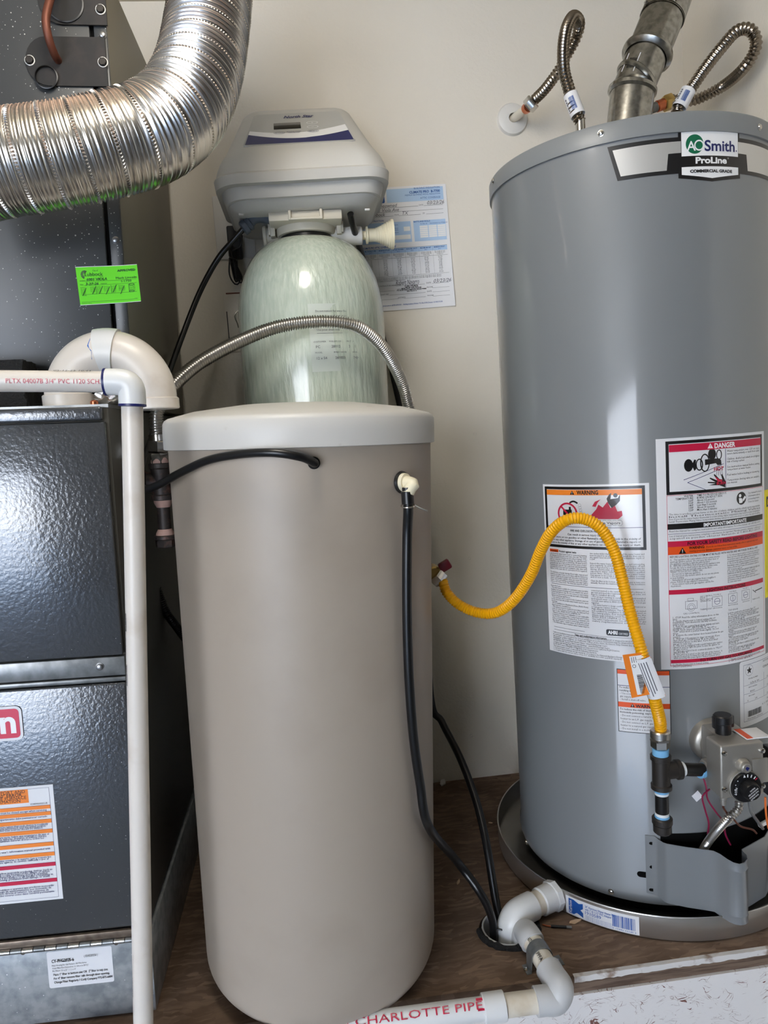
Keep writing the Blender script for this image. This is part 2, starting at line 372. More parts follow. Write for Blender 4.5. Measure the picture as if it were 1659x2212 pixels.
class Canvas:
    """flat print: shapes in label coordinates (u right, v up, metres) laid on a surface by mapf(u,v,height)"""
    def __init__(s, mapf, step=.006, h0=.0005, dh=.00022): s.m = mapf; s.step = step; s.L = {}; s.h0 = h0; s.dh = dh
    def _mb(s, mname, role): return s.L.setdefault((role, mname), MB())
    def poly(s, pts, m, lvl=1, role='printed_shape'):
        b = bmesh.new(); vs = [b.verts.new((p[0], p[1], 0)) for p in pts]; b.faces.new(vs)
        u0 = min(p[0] for p in pts); u1 = max(p[0] for p in pts)
        if s.step:
            n = int((u1-u0)/s.step)
            for i in range(1, n+1):
                c = u0+(u1-u0)*i/(n+1)
                bmesh.ops.bisect_plane(b, geom=list(b.verts)+list(b.edges)+list(b.faces), plane_co=(c, 0, 0), plane_no=(1, 0, 0))
        bmesh.ops.triangulate(b, faces=list(b.faces)); b.verts.index_update(); h = s.h0+lvl*s.dh
        s._mb(m, role).add([s.m(v.co.x, v.co.y, h) for v in b.verts], [[v.index for v in f.verts] for f in b.faces], False); b.free()
    def rect(s, u0, v0, u1, v1, m, lvl=1, role='printed_shape'):
        s.poly([(u0, v0), (u1, v0), (u1, v1), (u0, v1)], m, lvl, role)
    def rrect(s, u0, v0, u1, v1, r, m, lvl=1, role='printed_shape'):
        p = []
        for cx, cy, a in ((u1-r, v0+r, -90), (u1-r, v1-r, 0), (u0+r, v1-r, 90), (u0+r, v0+r, 180)):
            for k in range(5): t = math.radians(a+22.5*k); p.append((cx+r*math.cos(t), cy+r*math.sin(t)))
        s.poly(p, m, lvl, role)
    def frame(s, u0, v0, u1, v1, t, m, lvl=1):
        for a in ((u0, v0, u1, v0+t), (u0, v1-t, u1, v1), (u0, v0+t, u0+t, v1-t), (u1-t, v0+t, u1, v1-t)): s.rect(*a, m, lvl)
    def disc(s, u, v, r, m, lvl=1, n=24, ry=None): s.poly([(u+r*math.cos(2*PI*k/n), v+(ry or r)*math.sin(2*PI*k/n)) for k in range(n)], m, lvl)
    def ring(s, u, v, r, t, m, lvl=1, n=28, ry=None, a0=0, a1=2*PI):
        ry = ry or r; h = s.h0+lvl*s.dh; vs = []; fs = []
        for k in range(n+1):
            a = a0+(a1-a0)*k/n
            vs += [s.m(u+r*math.cos(a), v+ry*math.sin(a), h), s.m(u+(r-t)*math.cos(a), v+(ry-t)*math.sin(a), h)]
        for k in range(n): fs.append((2*k, 2*k+2, 2*k+3, 2*k+1))
        s._mb(m, 'printed_shape').add(vs, fs, False)
    def line(s, p, q, t, m, lvl=1):
        d = V((q[0]-p[0], q[1]-p[1])); L = d.length; d /= L; n = V((-d.y, d.x))*t/2
        s.poly([(p[0]+n.x, p[1]+n.y), (p[0]-n.x, p[1]-n.y), (q[0]-n.x, q[1]-n.y), (q[0]+n.x, q[1]+n.y)], m, lvl)
    def text(s, body, u, v, size, m='print_black', align='L', bold=0.0, shear=0.0, width=None, lvl=3, rot=0.0, res=2, sx=1.0):
        vs, fs, wd = text_geo(body, bold, shear, res)
        if not vs: return
        kx = size*sx if width is None else width/wd
        off = {'L': 0, 'C': -wd*kx/2, 'R': -wd*kx}[align]; c, sn = math.cos(rot), math.sin(rot); h = s.h0+lvl*s.dh
        out = []
        for x, y in vs:
            a = x*kx+off; b = y*size; out.append(s.m(u+a*c-b*sn, v+a*sn+b*c, h))
        s._mb(m, 'lettering').add(out, fs, False)
    def para(s, lines, u, v, size, lead, width=None, m='print_black', bold=0.0, **k):
        for i, t in enumerate(lines):
            if t: s.text(t, u, v-i*lead, size, m, width=width if (width and len(t) > 30) else None, bold=bold, res=1, **k)
    def barcode(s, u0, v0, u1, v1, m='print_black', lvl=1, vert=False, seed=1):
        r = random.Random(seed); a, b = (v0, v1) if vert else (u0, u1); n = 26; x = a; st = (b-a)/n/2
        while x < b-st:
            wd = st*r.choice((.6, .9, 1.5, 2.0)); e = min(x+wd, b)
            if vert: s.rect(u0, x, u1, e, m, lvl)
            else: s.rect(x, v0, e, v1, m, lvl)
            x = e+st*r.choice((.5, .8, 1.3))
    def build(s, parent):
        for (role, m), mb in s.L.items():
            if len(mb.cuts) <= 8:
                ends = mb.cuts[1:]+[(len(mb.v), len(mb.f))]
                for (v0, f0), (v1, f1) in zip(mb.cuts, ends):
                    q = MB(); q.add(mb.v[v0:v1], [tuple(i-v0 for i in f) for f in mb.f[f0:f1]], False); part(role, q, M[m], parent)
            else: part(role, mb, M[m], parent, kind='stuff')
def planar(o, ex, ey):
    o = V(o); ex = V(ex).normalized(); ey = V(ey).normalized(); n = ex.cross(ey)
    return lambda u, v, h: o+ex*u+ey*v+n*h
def pipe_map(a, axis, r, up, ang=0.0):
    a = V(a); z = V(axis).normalized(); n = V(up); n = (n-z*n.dot(z)).normalized(); t = n.cross(z)
    return lambda u, v, h: a+z*u+(n*math.cos(ang+v/r)+t*math.sin(ang+v/r))*(r+h)
def sheet(canvas_map, u0, v0, u1, v1, th=.0004, step=.006, rad=0.0, h=0.0):
    """a thin label of real thickness on a mapped surface"""
    m = MB(); n = max(1, int((u1-u0)/step)) if step else 1
    if rad:
        out = []
        for cx, cy, a in ((u1-rad, v0+rad, -90), (u1-rad, v1-rad, 0), (u0+rad, v1-rad, 90), (u0+rad, v0+rad, 180)):
            for k in range(5): t = math.radians(a+22.5*k); out.append((cx+rad*math.cos(t), cy+rad*math.sin(t)))
        b = bmesh.new(); b.faces.new([b.verts.new((p[0], p[1], 0)) for p in out])
        for i in range(1, n):
            bmesh.ops.bisect_plane(b, geom=list(b.verts)+list(b.edges)+list(b.faces), plane_co=(u0+(u1-u0)*i/n, 0, 0), plane_no=(1, 0, 0))
        b.verts.index_update(); fs = [[v.index for v in f.verts] for f in b.faces]
        m.add([canvas_map(v.co.x, v.co.y, h+th) for v in b.verts], fs, False); b.free(); return m
    vs = []; fs = []
    for i in range(n+1):
        u = u0+(u1-u0)*i/n
        vs += [canvas_map(u, v0, h), canvas_map(u, v1, h), canvas_map(u, v0, h+th), canvas_map(u, v1, h+th)]
    for i in range(n):
        a = 4*i; b = a+4
        fs += [(a+2, b+2, b+3, a+3), (a, a+1, b+1, b), (a, b, b+2, a+2), (a+1, a+3, b+3, b+1)]
    fs += [(0, 2, 3, 1), (4*n, 4*n+1, 4*n+3, 4*n+2)]
    m.add(vs, fs, False); return m

# ================================================================ the setting
def sbox(name, lo, hi, m, **k):
    c = [(a+b)/2 for a, b in zip(lo, hi)]; o = solo(name, MB().box(c, [b-a for a, b in zip(lo, hi)]), M[m], kind='structure', **k); return o
ZC = 1.871; GF = -0.50; YE = -0.683
sbox('wall_back', (-4.9, 0, GF), (0.1, .1, ZC), 'wall_paint')
sbox('wall_right', (0, -.95, GF), (.1, 0, ZC), 'wall_paint')
sbox('wall_front', (0, -1.05, GF), (2.1, -.95, ZC), 'garage_wall')
sbox('wall_left', (-4.9, -4.3, GF), (-4.8, 0, ZC), 'garage_wall')
sbox('wall_far_right', (2.0, -4.3, GF), (2.1, -1.05, ZC), 'garage_wall')
sbox('ceiling', (-4.9, -4.4, ZC), (2.1, .1, ZC+.1), 'ceiling_paint')
sbox('wall_header', (-4.8, -4.4, 1.60), (2.1, -4.3, ZC), 'garage_wall')
sbox('wall_door_side', (-1.85, -4.4, GF), (2.1, -4.3, 1.60), 'garage_wall')
sbox('wall_door_left', (-4.8, -4.4, GF), (-4.2, -4.3, 1.60), 'garage_wall')
sbox('floor_garage', (-4.9, -4.4, GF-.1), (2.1, .1, GF), 'garage_floor')
sbox('floor_driveway', (-16, -26, GF-.2), (14, -4.4, GF-.03), 'driveway')
# raised platform floor with a round hole
HC = V((-0.668, -0.556)); HR = .052
def floor_mesh(x0, x1, y0, y1, zt, zb, hc, hr, n=40):
    m = MB(); a = .075; vs = []; fs = []
    for z in (zt, zb):
        for i in range(n):
            t = 2*PI*i/n; c, s = math.cos(t), math.sin(t); k = a/max(abs(c), abs(s))
            vs += [(hc.x+hr*c, hc.y+hr*s, z), (hc.x+k*c, hc.y+k*s, z)]
    for i in range(n):
        j = (i+1) % n
        fs += [(2*i, 2*i+1, 2*j+1, 2*j), (2*n+2*i, 2*n+2*j, 2*n+2*j+1, 2*n+2*i+1), (2*i, 2*j, 2*n+2*j, 2*n+2*i)]
    m.add(vs, fs, False)
    X = [x0, hc.x-a, hc.x+a, x1]; Y = [y0, hc.y-a, hc.y+a, y1]
    for z in (zt, zb):
        for i in range(3):
            for j in range(3):
                if (i, j) != (1, 1): m.add([(X[i], Y[j], z), (X[i+1], Y[j], z), (X[i+1], Y[j+1], z), (X[i], Y[j+1], z)], [(0, 1, 2, 3)], False)
    m.add([(x0, y0, zt), (x1, y0, zt), (x1, y0, zb), (x0, y0, zb)], [(0, 1, 2, 3)], False)
    return m
solo('floor', floor_mesh(-2.4, 0, YE, 0, 0, -.012, HC, HR), M['osb_floor'], kind='structure')
def rough_strip(x0, x1, y0, y1, z0, z1, amp, seed, n=90):
    r = random.Random(seed); m = MB(); vs = []; fs = []
    for i in range(n+1):
        x = x0+(x1-x0)*i/n; d = r.uniform(-amp, amp); e = r.uniform(-amp, amp)
        vs += [(x, y0+d*.5, z0+e), (x, y0+d, z1), (x, y1, z1), (x, y1, z0)]
    for i in range(n):
        a = 4*i; b = a+4; fs += [(a, b, b+1, a+1), (a+1, b+1, b+2, a+2), (a+3, a, b, b+3)] if False else [(a, b, b+1, a+1), (a+1, b+1, b+2, a+2)]
    m.add(vs, fs, False); return m
solo('trim_1', rough_strip(-.595, 0, YE-.004, YE+.004, -.0095, .0004, .0008, 3), M['ply_white'], kind='structure')
solo('trim_2', rough_strip(-2.4, 0, YE+.001, YE+.02, -.034, -.0118, .0012, 4), M['ply_edge'], kind='structure')
sbox('wall_riser', (-2.4, YE-.004, GF), (0, YE+.012, -.032), 'osb_white')
# fasteners left in the drywall
def wall_screw(x, y):
    p = onY(x, y, 0); m = MB(); m.lathe([(0, -.0004), (.0016, -.0004), (.0022, -.0012), (.0034, -.0012), (.0034, .001)], p, (0, -1, 0), 14)
    return m
for x, y, t in ((1014, 1206, 'bare screw head in the wall just above the yellow hose'), (1018, 1589, 'bare screw head in the wall above the black drain hose'), (1026, 937, 'bare screw head in the wall level with the brine tank lid')):
    solo('drywall_screw', wall_screw(x, y), M['steel_screw'], t, 'screw', 'bare screw heads in the wall')
for k, (x, y, sz) in enumerate(((1127, 1667, .012), (957, 1693, .013), (1085, 1988, .006), (1243, 1993, .009), (1216, 1960, .008), (1023, 1895, .004), (1060, 1778, .004), (990, 1907, .006))):
    p = onZ(x, y, 0); r = random.Random(k+40); b = bmesh.new(); bmesh.ops.create_icosphere(b, subdivisions=1, radius=1)
    a = r.uniform(0, PI)
    for q in b.verts:
        c = V((q.co.x*sz*1.5, q.co.y*sz*.6, (q.co.z+.82)*sz*.35))*r.uniform(.8, 1.15)
        q.co = V((p.x+c.x*math.cos(a)-c.y*math.sin(a), p.y+c.x*math.sin(a)+c.y*math.cos(a), c.z))
    solo('debris_chip', MB().bm(b, False), M['wood_chip'] if k not in (0, 1) else M['ply_white'], 'tan wood chip lying on the brown platform floor' if k > 1 else 'white drywall crumb lying along the wall foot', 'debris', 'wood chips on the platform floor' if k > 1 else 'drywall crumbs by the wall')

# ================================================================ water heater
HX, HY, HRAD = -0.315, -0.352, 0.254
ZT = 1.363
def HS(th, z, off=0.0): return V((HX+(HRAD+off)*math.cos(th), HY+(HRAD+off)*math.sin(th), z))
def hpix(x, y, off=0.0):
    p = onC(x, y, HX, HY, HRAD+off); return math.atan2(p.y-HY, p.x-HX), p.z
def hmap(th0, z0): return lambda u, v, h: HS(th0+u/HRAD, z0+v, h)
wh = thing('water_heater', 'tall grey cylindrical gas water heater standing in a metal drain pan', 'water heater', (HX, HY, .004))
m = MB(); m.lathe([(.20, .030), (.247, .029), (HRAD, .033), (HRAD+.0025, .042), (HRAD+.0025, .050), (HRAD, .056), (HRAD, ZT-.03)], (HX, HY, 0), seg=128)
jacket = part('jacket', m, M['heater_grey'], wh)
m = MB(); m.lathe([(.0, .004), (.21, .004), (.235, .008), (.235, .031)], (HX, HY, 0), seg=64); part('base', m, M['cavity'], wh, 'black bottom plate')
m = MB(); m.lathe([(HRAD, ZT-.031), (HRAD+.0035, ZT-.031), (HRAD+.0035, ZT-.004), (HRAD+.001, ZT), (.24, ZT+.002), (.045, ZT+.012), (0, ZT+.012)], (HX, HY, 0), seg=128)
part('top_cap', m, M['heater_cap'], wh)
def hscrew(x, y, off, r=.0042):
    th, z = hpix(x, y, off); n = V((math.cos(th), math.sin(th), 0)); p = HS(th, z, off)
    q = MB(); q.lathe([(r*1.25, 0), (r*1.25, .0008), (r, .001), (r*.9, .0028), (r*.5, .0036), (0, .0038)], p, n, 14); return q
for x, y, off in ((1298, 288, .0035), (1640, 275, .0035), (1066, 391, .0035), (1320, 1926, .0026), (1138, 1819, .0026)):
    part('screw', hscrew(x, y, off), M['chrome'], wh)
# --- brand badge
th0, z0 = hpix(1533, 335); cm = hmap(th0, z0); cv = Canvas(cm, step=.006)
U0 = .0032
m = MB(); cv.poly([(-.158+0, .029), (-.144, -.0255), (-.0522, -.0262), (-.0522, -.0335), (U0, -.0400), (.0584, -.0335), (.0584, -.0262), (.150, -.0255), (.164, .029), (.0578, .0283), (.0578, .0405), (-.0516, .0405), (-.0516, .0283)], 'print_black', 0, 'badge_outline')
lab = part('brand_badge', cv.L.pop(('badge_outline', 'print_black')), M['print_black'], wh, 'black, silver and white maker badge')
cv.poly([(-.1503, .0222), (-.139, -.0195), (-.0700, -.0203), (-.0672, .0045), (-.0475, .0046), (-.0475, .0220)], 'label_silver', 1)
cv.poly([(.1563, .0222), (.145, -.0195), (.0764, -.0203), (.0736, .0045), (.0545, .0046), (.0545, .0220)], 'label_silver', 1)
cv.rect(-.0468, -.0010, .0538, .0353, 'print_white', 2)
cv.poly([(-.0470, -.0172), (.0540, -.0172), (.0540, -.0283), (U0, -.0350), (-.0470, -.0287)], 'print_white', 2)
cv.disc(-.0255, .0165, .0145, 'print_green', 3, 36)
cv.ring(-.0185, .0145, .0082, .0022, 'print_white', 4); cv.text('A', -.0385, .0068, .0205, 'print_white', lvl=4, bold=.01)
cv.text('Smith', -.0095, .0062, .0225, 'print_navy', bold=.022, width=.056, lvl=4, res=4); cv.disc(.0498, .0076, .0012, 'print_navy', 4)
cv.text('ProLine', U0-.0005, -.0125, .0130, 'print_white', 'C', bold=.04, width=.055, lvl=4, res=4); cv.ring(.0330, -.0045, .0011, .0003, 'print_white', 4)
cv.text('COMMERCIAL GRADE', U0, -.0262, .0060, 'print_black', 'C', bold=.05, width=.0745, lvl=4, res=3)
cv.build(lab)

def heater_label(name, xy0, xy1, mname='label_white', rad=0, label=None):
    a0, z1 = hpix(*xy0); a1, z0 = hpix(*xy1); cm = hmap(a0, z0); wd = (a1-a0)*HRAD; ht = z1-z0
    o = part(name, sheet(cm, 0, 0, wd, ht, .0004, rad=rad), M[mname], wh, label); return o, Canvas(cm, .008), wd, ht
def tri_mark(cv, u, v, s, body='print_black', ink='print_white', lvl=2):
    cv.poly([(u-s*.58, v), (u+s*.58, v), (u, v+s)], body, lvl)
    cv.rect(u-s*.05, v+s*.30, u+s*.05, v+s*.70, ink, lvl+1); cv.rect(u-s*.05, v+s*.12, u+s*.05, v+s*.22, ink, lvl+1)

# --- left label: flammable vapours warning
lb, cv, wd, ht = heater_label('vapor_warning_label', (1173, 1046), (1412, 1432), label='white warning label with orange band and flame picture')
X = lambda u: u*wd
Z = lambda v: ht*(1-v)
R_ = lambda u0, v0, u1, v1, m, l=1: cv.rect(X(u0), Z(v1), X(u1), Z(v0), m, l)
cv.frame(X(.022), Z(.365), X(.965), Z(.012), .0048, 'print_black', 1)
R_(.046, .030, .940, .060, 'print_orange')
tri_mark(cv, X(.325), Z(.0565), .0072); cv.text('WARNING', X(.47), Z(.0555), .0102, 'print_black', 'C', .035, width=X(.20))
R_(.03, .240, .96, .2425, 'print_navy')
# forbidden fuel can, vapour trail and flames with a figure
cu, cvv = X(.27), Z(.165)
cv.rect(cu-.0085, cvv-.010, cu+.0085, cvv+.007, 'print_black', 1); cv.rect(cu+.003, cvv+.007, cu+.007, cvv+.012, 'print_black', 1)
cv.ring(cu, cvv, .0195, .0032, 'print_red', 3); cv.line((cu-.0135, cvv+.0135), (cu+.0135, cvv-.0135), .0032, 'print_red', 2)
for k in range(9): cv.disc(cu+.006+.0016*k, cvv+.0195+.0022*math.sin(k*.42), .0017, 'print_black', 1, 8)
for k in range(7): cv.ring(cu+.0235+.0008*k, cvv+.015-.0042*k, .0028, .0003, 'print_grey', 1, 12)
fx, fz = X(.60), Z(.193)
cv.poly([(fx-.035, fz), (fx-.020, fz+.006), (fx-.010, fz+.017), (fx-.006, fz+.025), (fx+.001, fz+.020), (fx+.009, fz+.030), (fx+.014, fz+.019), (fx+.021, fz+.024), (fx+.025, fz+.013), (fx+.032, fz+.014), (fx+.033, fz+.006), (fx+.026, fz)], 'print_red', 1)
cv.poly([(fx-.017, fz+.022), (fx-.012, fz+.030), (fx-.002, fz+.034), (fx-.007, fz+.029), (fx-.011, fz+.021)], 'print_red', 1)
cv.poly([(fx+.010, fz+.028), (fx+.016, fz+.019), (fx+.024, fz+.025), (fx+.0295, fz+.031), (fx+.030, fz+.042), (fx+.0265, fz+.036), (fx+.014, fz+.034), (fx+.016, fz+.045), (fx+.012, fz+.042), (fx+.008, fz+.035)], 'print_black', 2)
cv.disc(fx+.0225, fz+.0405, .0036, 'print_black', 2, 16)
for k in range(8): cv.ring(fx-.030+.0083*k, fz-.0065, .0050, .0004, 'print_grey', 1, 14)
cv.rect(fx-.031, fz-.0100, fx+.030, fz-.0030, 'print_white', 2)
cv.text('Flammable Vapors', fx+.0005, fz-.0085, .0058, 'print_black', 'C', .01, width=.057, lvl=3)
cv.text('FIRE AND EXPLOSION HAZARD', X(.45), Z(.268), .0052, 'print_black', 'C', .02, width=X(.31))
cv.text('Can result in serious injury or death', X(.45), Z(.290), .0052, 'print_black', 'C', .01, width=X(.37))
tri_mark(cv, X(.082), Z(.307), .0040)
cv.para(['     Do not store or use gasoline or other flammable vapors and liquids in the vicinity of', 'this or any other appliance. Storage of or use of gasoline or other flammable vapors or', 'liquids in the vicinity of this or any other appliance can result in serious injury or death.'], X(.06), Z(.308), .0049, .0052, X(.86), bold=.015)
R_(.055, .378, .155, .395, 'print_deep_orange'); cv.text('WARNING', X(.105), Z(.392), .0036, 'print_black', 'C', .02, width=X(.075))
cv.text('Protect against leaks', X(.165), Z(.393), .0052, 'print_black', bold=.02, width=X(.18))
colA = ['Leaks from the water heater itself or connected plumbing', 'can damage property and could cause a fire risk. This water', 'heater should be located in an area where leakage of the', 'tank or connections will not damage the adjacent area,', 'lower floors, the structure, or furnishings. All water heaters', 'eventually leak, due to the normal corrosive action of water.', 'Plumbing pipes may also leak. Leaks from external plumbing,', 'including those from improper installation, may cause early', 'failure of the tank due to corrosion if not repaired.', '', 'To minimize potential damage from leaks, inspect and', 'maintain your water heater in accordance with the instruction', 'manual, install an automatic leak detection and shutoff', 'device, and install a suitable drain pan under the water', 'heater. Your local building or plumbing codes may require', 'some or all of these items. The drain pan must be at least']
colB = ['two inches wider than the diameter of the water heater and', 'must be piped to an adequate drain. Install the drain pan so', 'the water level would be limited to a maximum depth of', '1-3/4".', '', 'Inspect the water heater, drain pan, pipes, and surrounding', 'area regularly. In addition, at the water heater off and', 'have it inspected by a qualified person if you find that the', 'wiring, thermostat, plumbing, insulation have been', 'exposed to water, leaks are found, contact a qualified', 'person. Note - Noise or condensation from a water heater', 'may appear to be a leak at times. This condition is normal', 'and is not a leak. Consult your owners manual.', '', 'Clean the filter at the bottom of the water heater at least once', 'annually. Review the maintenance section of the Installation']
cv.para(colA, X(.055), Z(.408), .0042, .01090*ht*1.02/1.0, X(.39)); cv.para(colB, X(.475), Z(.392), .0042, .0112*ht, X(.47))
R_(.06, .583, .93, .585, 'print_black')
colC = ['Intended use:', '- This water heater is suitable for combination water (potable)', 'heating and space heating and not suitable for space', 'heating applications only. Do not connect to any heating', 'system or component(s) previously used with a nonpotable', 'water heating appliance.', '- Toxic chemicals, such as used for boiler treatment, must not', 'be introduced into the potable water heater used for space', 'heating.', '- Not for installation in a Manufactured Home (Mobile Home).', 'Appropriate installation:', '- This appliance must be installed in accordance with local', 'codes or, in the absence of local codes, the National Fuel', 'Gas Code, ANSI Z223.1/NFPA-54.', '- Minimum clearances from combustible or non-combustible', 'construction, 0 inches sides, 0 inches back and 0 inches', 'top. For closet installation, 4 inches front. A minimum of 4', 'inches is required for access to serviceable parts such as', 'the drain valve, relief valve and thermostat.', '- This flammable vapor resistant water heater must be']
colD = ['connected (vented) to the outdoors by means of a chimney or', '  gas vent and meet the requirements of the local codes, and', '  may be installed directly.', '- For proper venting in certain areas a field-installed', '  increased vent connector size may be needed.', '  Consult vent tables in ANSI Z223.1/NFPA-54 or local gas', '  supplier.', '- This water heater is design certified by CSA International as', '  a Category I water heater.', 'High Altitude Installation: This heater has been tested', 'and certified for installation in the range indicated on', 'the rating plate. For installations above the', 'altitude range indicated, consult National Fuel Gas Code,', 'ANSI Z223.1/NFPA or local gas supplier.', 'Gas valve replacement: See the manual for gas', 'valve replacement instructions.']
cv.para(colC, X(.055), Z(.601), .0042, .0116*ht, X(.39)); cv.para(colD, X(.475), Z(.604), .0042, .0118*ht, X(.47))
cv.rrect(X(.60), Z(.853), X(.80), Z(.818), .003, 'print_black', 1); cv.text('AHRI', X(.615), Z(.844), .0085, 'print_white', bold=.05, width=X(.085)); cv.text('CERTIFIED', X(.71), Z(.845), .0052, 'label_white', width=X(.08))
R_(.07, .845, .40, .8465, 'print_black'); R_(.07, .862, .93, .8635, 'print_black')
cv.text('State and conformance information', X(.45), Z(.878), .0052, 'print_black', 'C', .02, width=X(.30))
cv.para(['California Installation Instructions: This water heater must be braced, anchored, or strapped to avoid moving during', 'an earthquake. See instructions for correct installation procedures. Instructions may be obtained from your local', 'wholesaler, public utilities, or California Office of the State Architect, http://www.dsa.dgs.ca.gov'], X(.055), Z(.884), .0041, .0118*ht, X(.86))
cv.para(['WARNING: Cancer and Reproductive Harm - www.P65Warnings.ca.gov', 'ADVERTENCIA: Cancer y danos reproductivos - www.P65Warnings.ca.gov', 'Complies with 40 Ng/J NOx requirements of Texas and most California AQM Districts.', 'DOES NOT meet SCAQMD 10 Ng/J Rule 1121 requirements.', 'This water heater meets or exceeds the following standards:', '1. Current Federal minimum energy standards, according to the National Appliance Energy', '2. Complies with the current edition of the ICC, ASHRAE 90.1-1999, and HUD standards'], X(.055), Z(.920), .0041, .0118*ht, None, sx=.86)
cv.build(lb)

# --- right label: scald danger and lighting instructions
lb, cv, wd, ht = heater_label('lighting_instruction_label', (1416, 949), (1653, 1411), label='white label with red danger band and lighting instructions')
X = lambda u: u*wd
Z = lambda v: ht*(1-v)
R_ = lambda u0, v0, u1, v1, m, l=1: cv.rect(X(u0), Z(v1), X(u1), Z(v0), m, l)
cv.frame(X(.07), Z(.985), X(.975), Z(.24), .0006, 'print_red', 1)
cv.frame(X(.07), Z(.238), X(.965), Z(.012), .0050, 'print_black', 1)
R_(.095, .028, .945, .058, 'print_red', 2)
tri_mark(cv, X(.415), Z(.053), .0085, 'print_white', 'print_red', 3); cv.text('DANGER', X(.545), Z(.0535), .0112, 'print_white', 'C', .035, width=X(.19))
R_(.545, .06, .549, .225, 'print_navy', 2)
# tap, running water and scalded hand
def P2(u, v): return (X(u), Z(v))
cv.disc(X(.24), Z(.118), .0075, 'print_black', 1, 16, ry=.0105)
cv.poly([P2(.27, .112), P2(.285, .095), P2(.30, .097), P2(.295, .113), P2(.30, .135), P2(.285, .143), P2(.27, .125)], 'print_black', 1)
cv.ring(X(.325), Z(.118), .0065, .002, 'print_black', 1, 18, ry=.0100)
cv.disc(X(.43), Z(.078), .0072, 'print_black', 1, 16, ry=.0095)
cv.ring(X(.49), Z(.082), .0055, .0018, 'print_black', 1, 18, ry=.0085)
cv.ring(X(.37), Z(.112), .0085, .0020, 'print_black', 1, 22, ry=.0150)
cv.poly([P2(.37, .098), P2(.47, .097), P2(.505, .104), P2(.51, .125), P2(.475, .126), P2(.46, .117), P2(.37, .122)], 'print_black', 2)
cv.line(P2(.20, .178), P2(.53, .122), .0008, 'print_navy', 1); cv.line(P2(.23, .190), P2(.53, .137), .0008, 'print_navy', 1); cv.line(P2(.23, .190), P2(.37, .225), .0008, 'print_navy', 1)
for k in range(4): cv.line(P2(.475+.01*k, .128), P2(.465+.018*k, .170), .0007, 'print_grey', 1)
cv.text('HOT', X(.485), Z(.149), .0088, 'print_red', 'C', .02, width=X(.085))
cv.poly([P2(.40, .208), P2(.455, .203), P2(.39, .198), P2(.392, .193), P2(.455, .197), P2(.405, .180), P2(.412, .176), P2(.47, .190), P2(.44, .165), P2(.45, .163), P2(.49, .185), P2(.515, .188), P2(.505, .168), P2(.515, .165), P2(.543, .195), P2(.543, .224), P2(.49, .212)], 'print_black', 1)
cv.poly([P2(.452, .172), P2(.49, .188), P2(.52, .190), P2(.505, .197), P2(.475, .196)], 'print_red', 2)
cv.text('BURN', X(.505), Z(.209), .0070, 'print_red', 'C', .02, width=X(.08))
cv.para(['Water temperature over 125F can cause', 'severe burns instantly or death from scalds.', '', 'Children, disabled and elderly are at highest', 'risk of being scalded.', '', 'See instruction manual before setting', 'temperature at water heater.', '', 'Feel water before bathing or showering.', '', 'Temperature limiting valves are available,', 'see manual.'], X(.56), Z(.074), .0050, .0112*ht, X(.36), sx=.9)
tbl = [('WATER', 'TIME TO PRODUCE SERIOUS'), ('TEMPERATURE', 'BURNS ON ADULT SKIN'), ('160F', 'About 1/2 second'), ('150F', 'About 1 1/2 seconds'), ('140F', 'Less than 5 seconds'), ('130F', 'About 30 seconds'), ('120F', 'More than 5 minutes')]
for k, (a, b) in enumerate(tbl):
    cv.text(a, X(.27), Z(.251+.0102*k), .0049, 'print_black', 'R', .008, sx=.9, res=1); cv.text(b, X(.30), Z(.251+.0102*k), .0049, 'print_black', 'L', .008, sx=.85, res=1)
cv.disc(X(.70), Z(.278), .0108, 'print_black', 1, 32); cv.disc(X(.685), Z(.266), .0029, 'print_white', 2, 14)
cv.poly([P2(.672, .276), P2(.70, .277), P2(.715, .29), P2(.705, .298), P2(.675, .298)], 'print_white', 2); cv.poly([P2(.71, .283), P2(.735, .268), P2(.75, .276), P2(.722, .292)], 'print_white', 2)
cv.para(['See manual for more', 'information about', 'preventing burns', 'from hot water.'], X(.775), Z(.263), .0049, .0128*ht, None, sx=.9)
cv.para(['  The time to produce serious burns on the skin of infants, children, and the elderly can be even shorter.', 'Install Thermostatic Mixing Valves', 'Even if you set the water heater thermostat to a low setting, higher temperatures may occur in certain circumstances.', 'Install Thermostatic Mixing Valves (temperature limiting valves) at each point-of-use to reduce the risk of scalding.'], X(.085), Z(.325), .0045, .0105*ht, X(.84))
R_(.07, .362, .965, .386, 'print_black'); cv.text('IMPORTANT/IMPORTANTE', X(.55), Z(.382), .0085, 'print_white', 'C', .025, width=X(.40))
cv.para(['Read the manual for complete instructions and safety information. For a free manual, call 1-800-821-2017'], X(.085), Z(.397), .0045, .01*ht, X(.84))
R_(.075, .405, .96, .4065, 'print_navy')
cv.para(['Lea el manual para instrucciones completas e informacion de seguridad. Manuales gratuitos, etiquetas, o enlaces en', 'espanol se pueden obtener llamando al 1-800-821-2017.'], X(.085), Z(.418), .0045, .0105*ht, X(.84))
R_(.07, .437, .965, .461, 'print_red'); cv.text('FOR YOUR SAFETY READ BEFORE LIGHTING', X(.55), Z(.457), .0080, 'print_black', 'C', .02, width=X(.66))
R_(.07, .461, .965, .495, 'print_deep_orange'); tri_mark(cv, X(.18), Z(.492), .0105, lvl=2)
cv.text('WARNING:', X(.23), Z(.474), .0062, 'print_black', bold=.035, width=X(.125)); cv.para(['If you do not follow these instructions exactly, a fire or explosion may result'], X(.37), Z(.4735), .0040, .01*ht, X(.52)); cv.para(['causing property damage, personal injury or loss of life.'], X(.23), Z(.4865), .0044, .01*ht, X(.42))
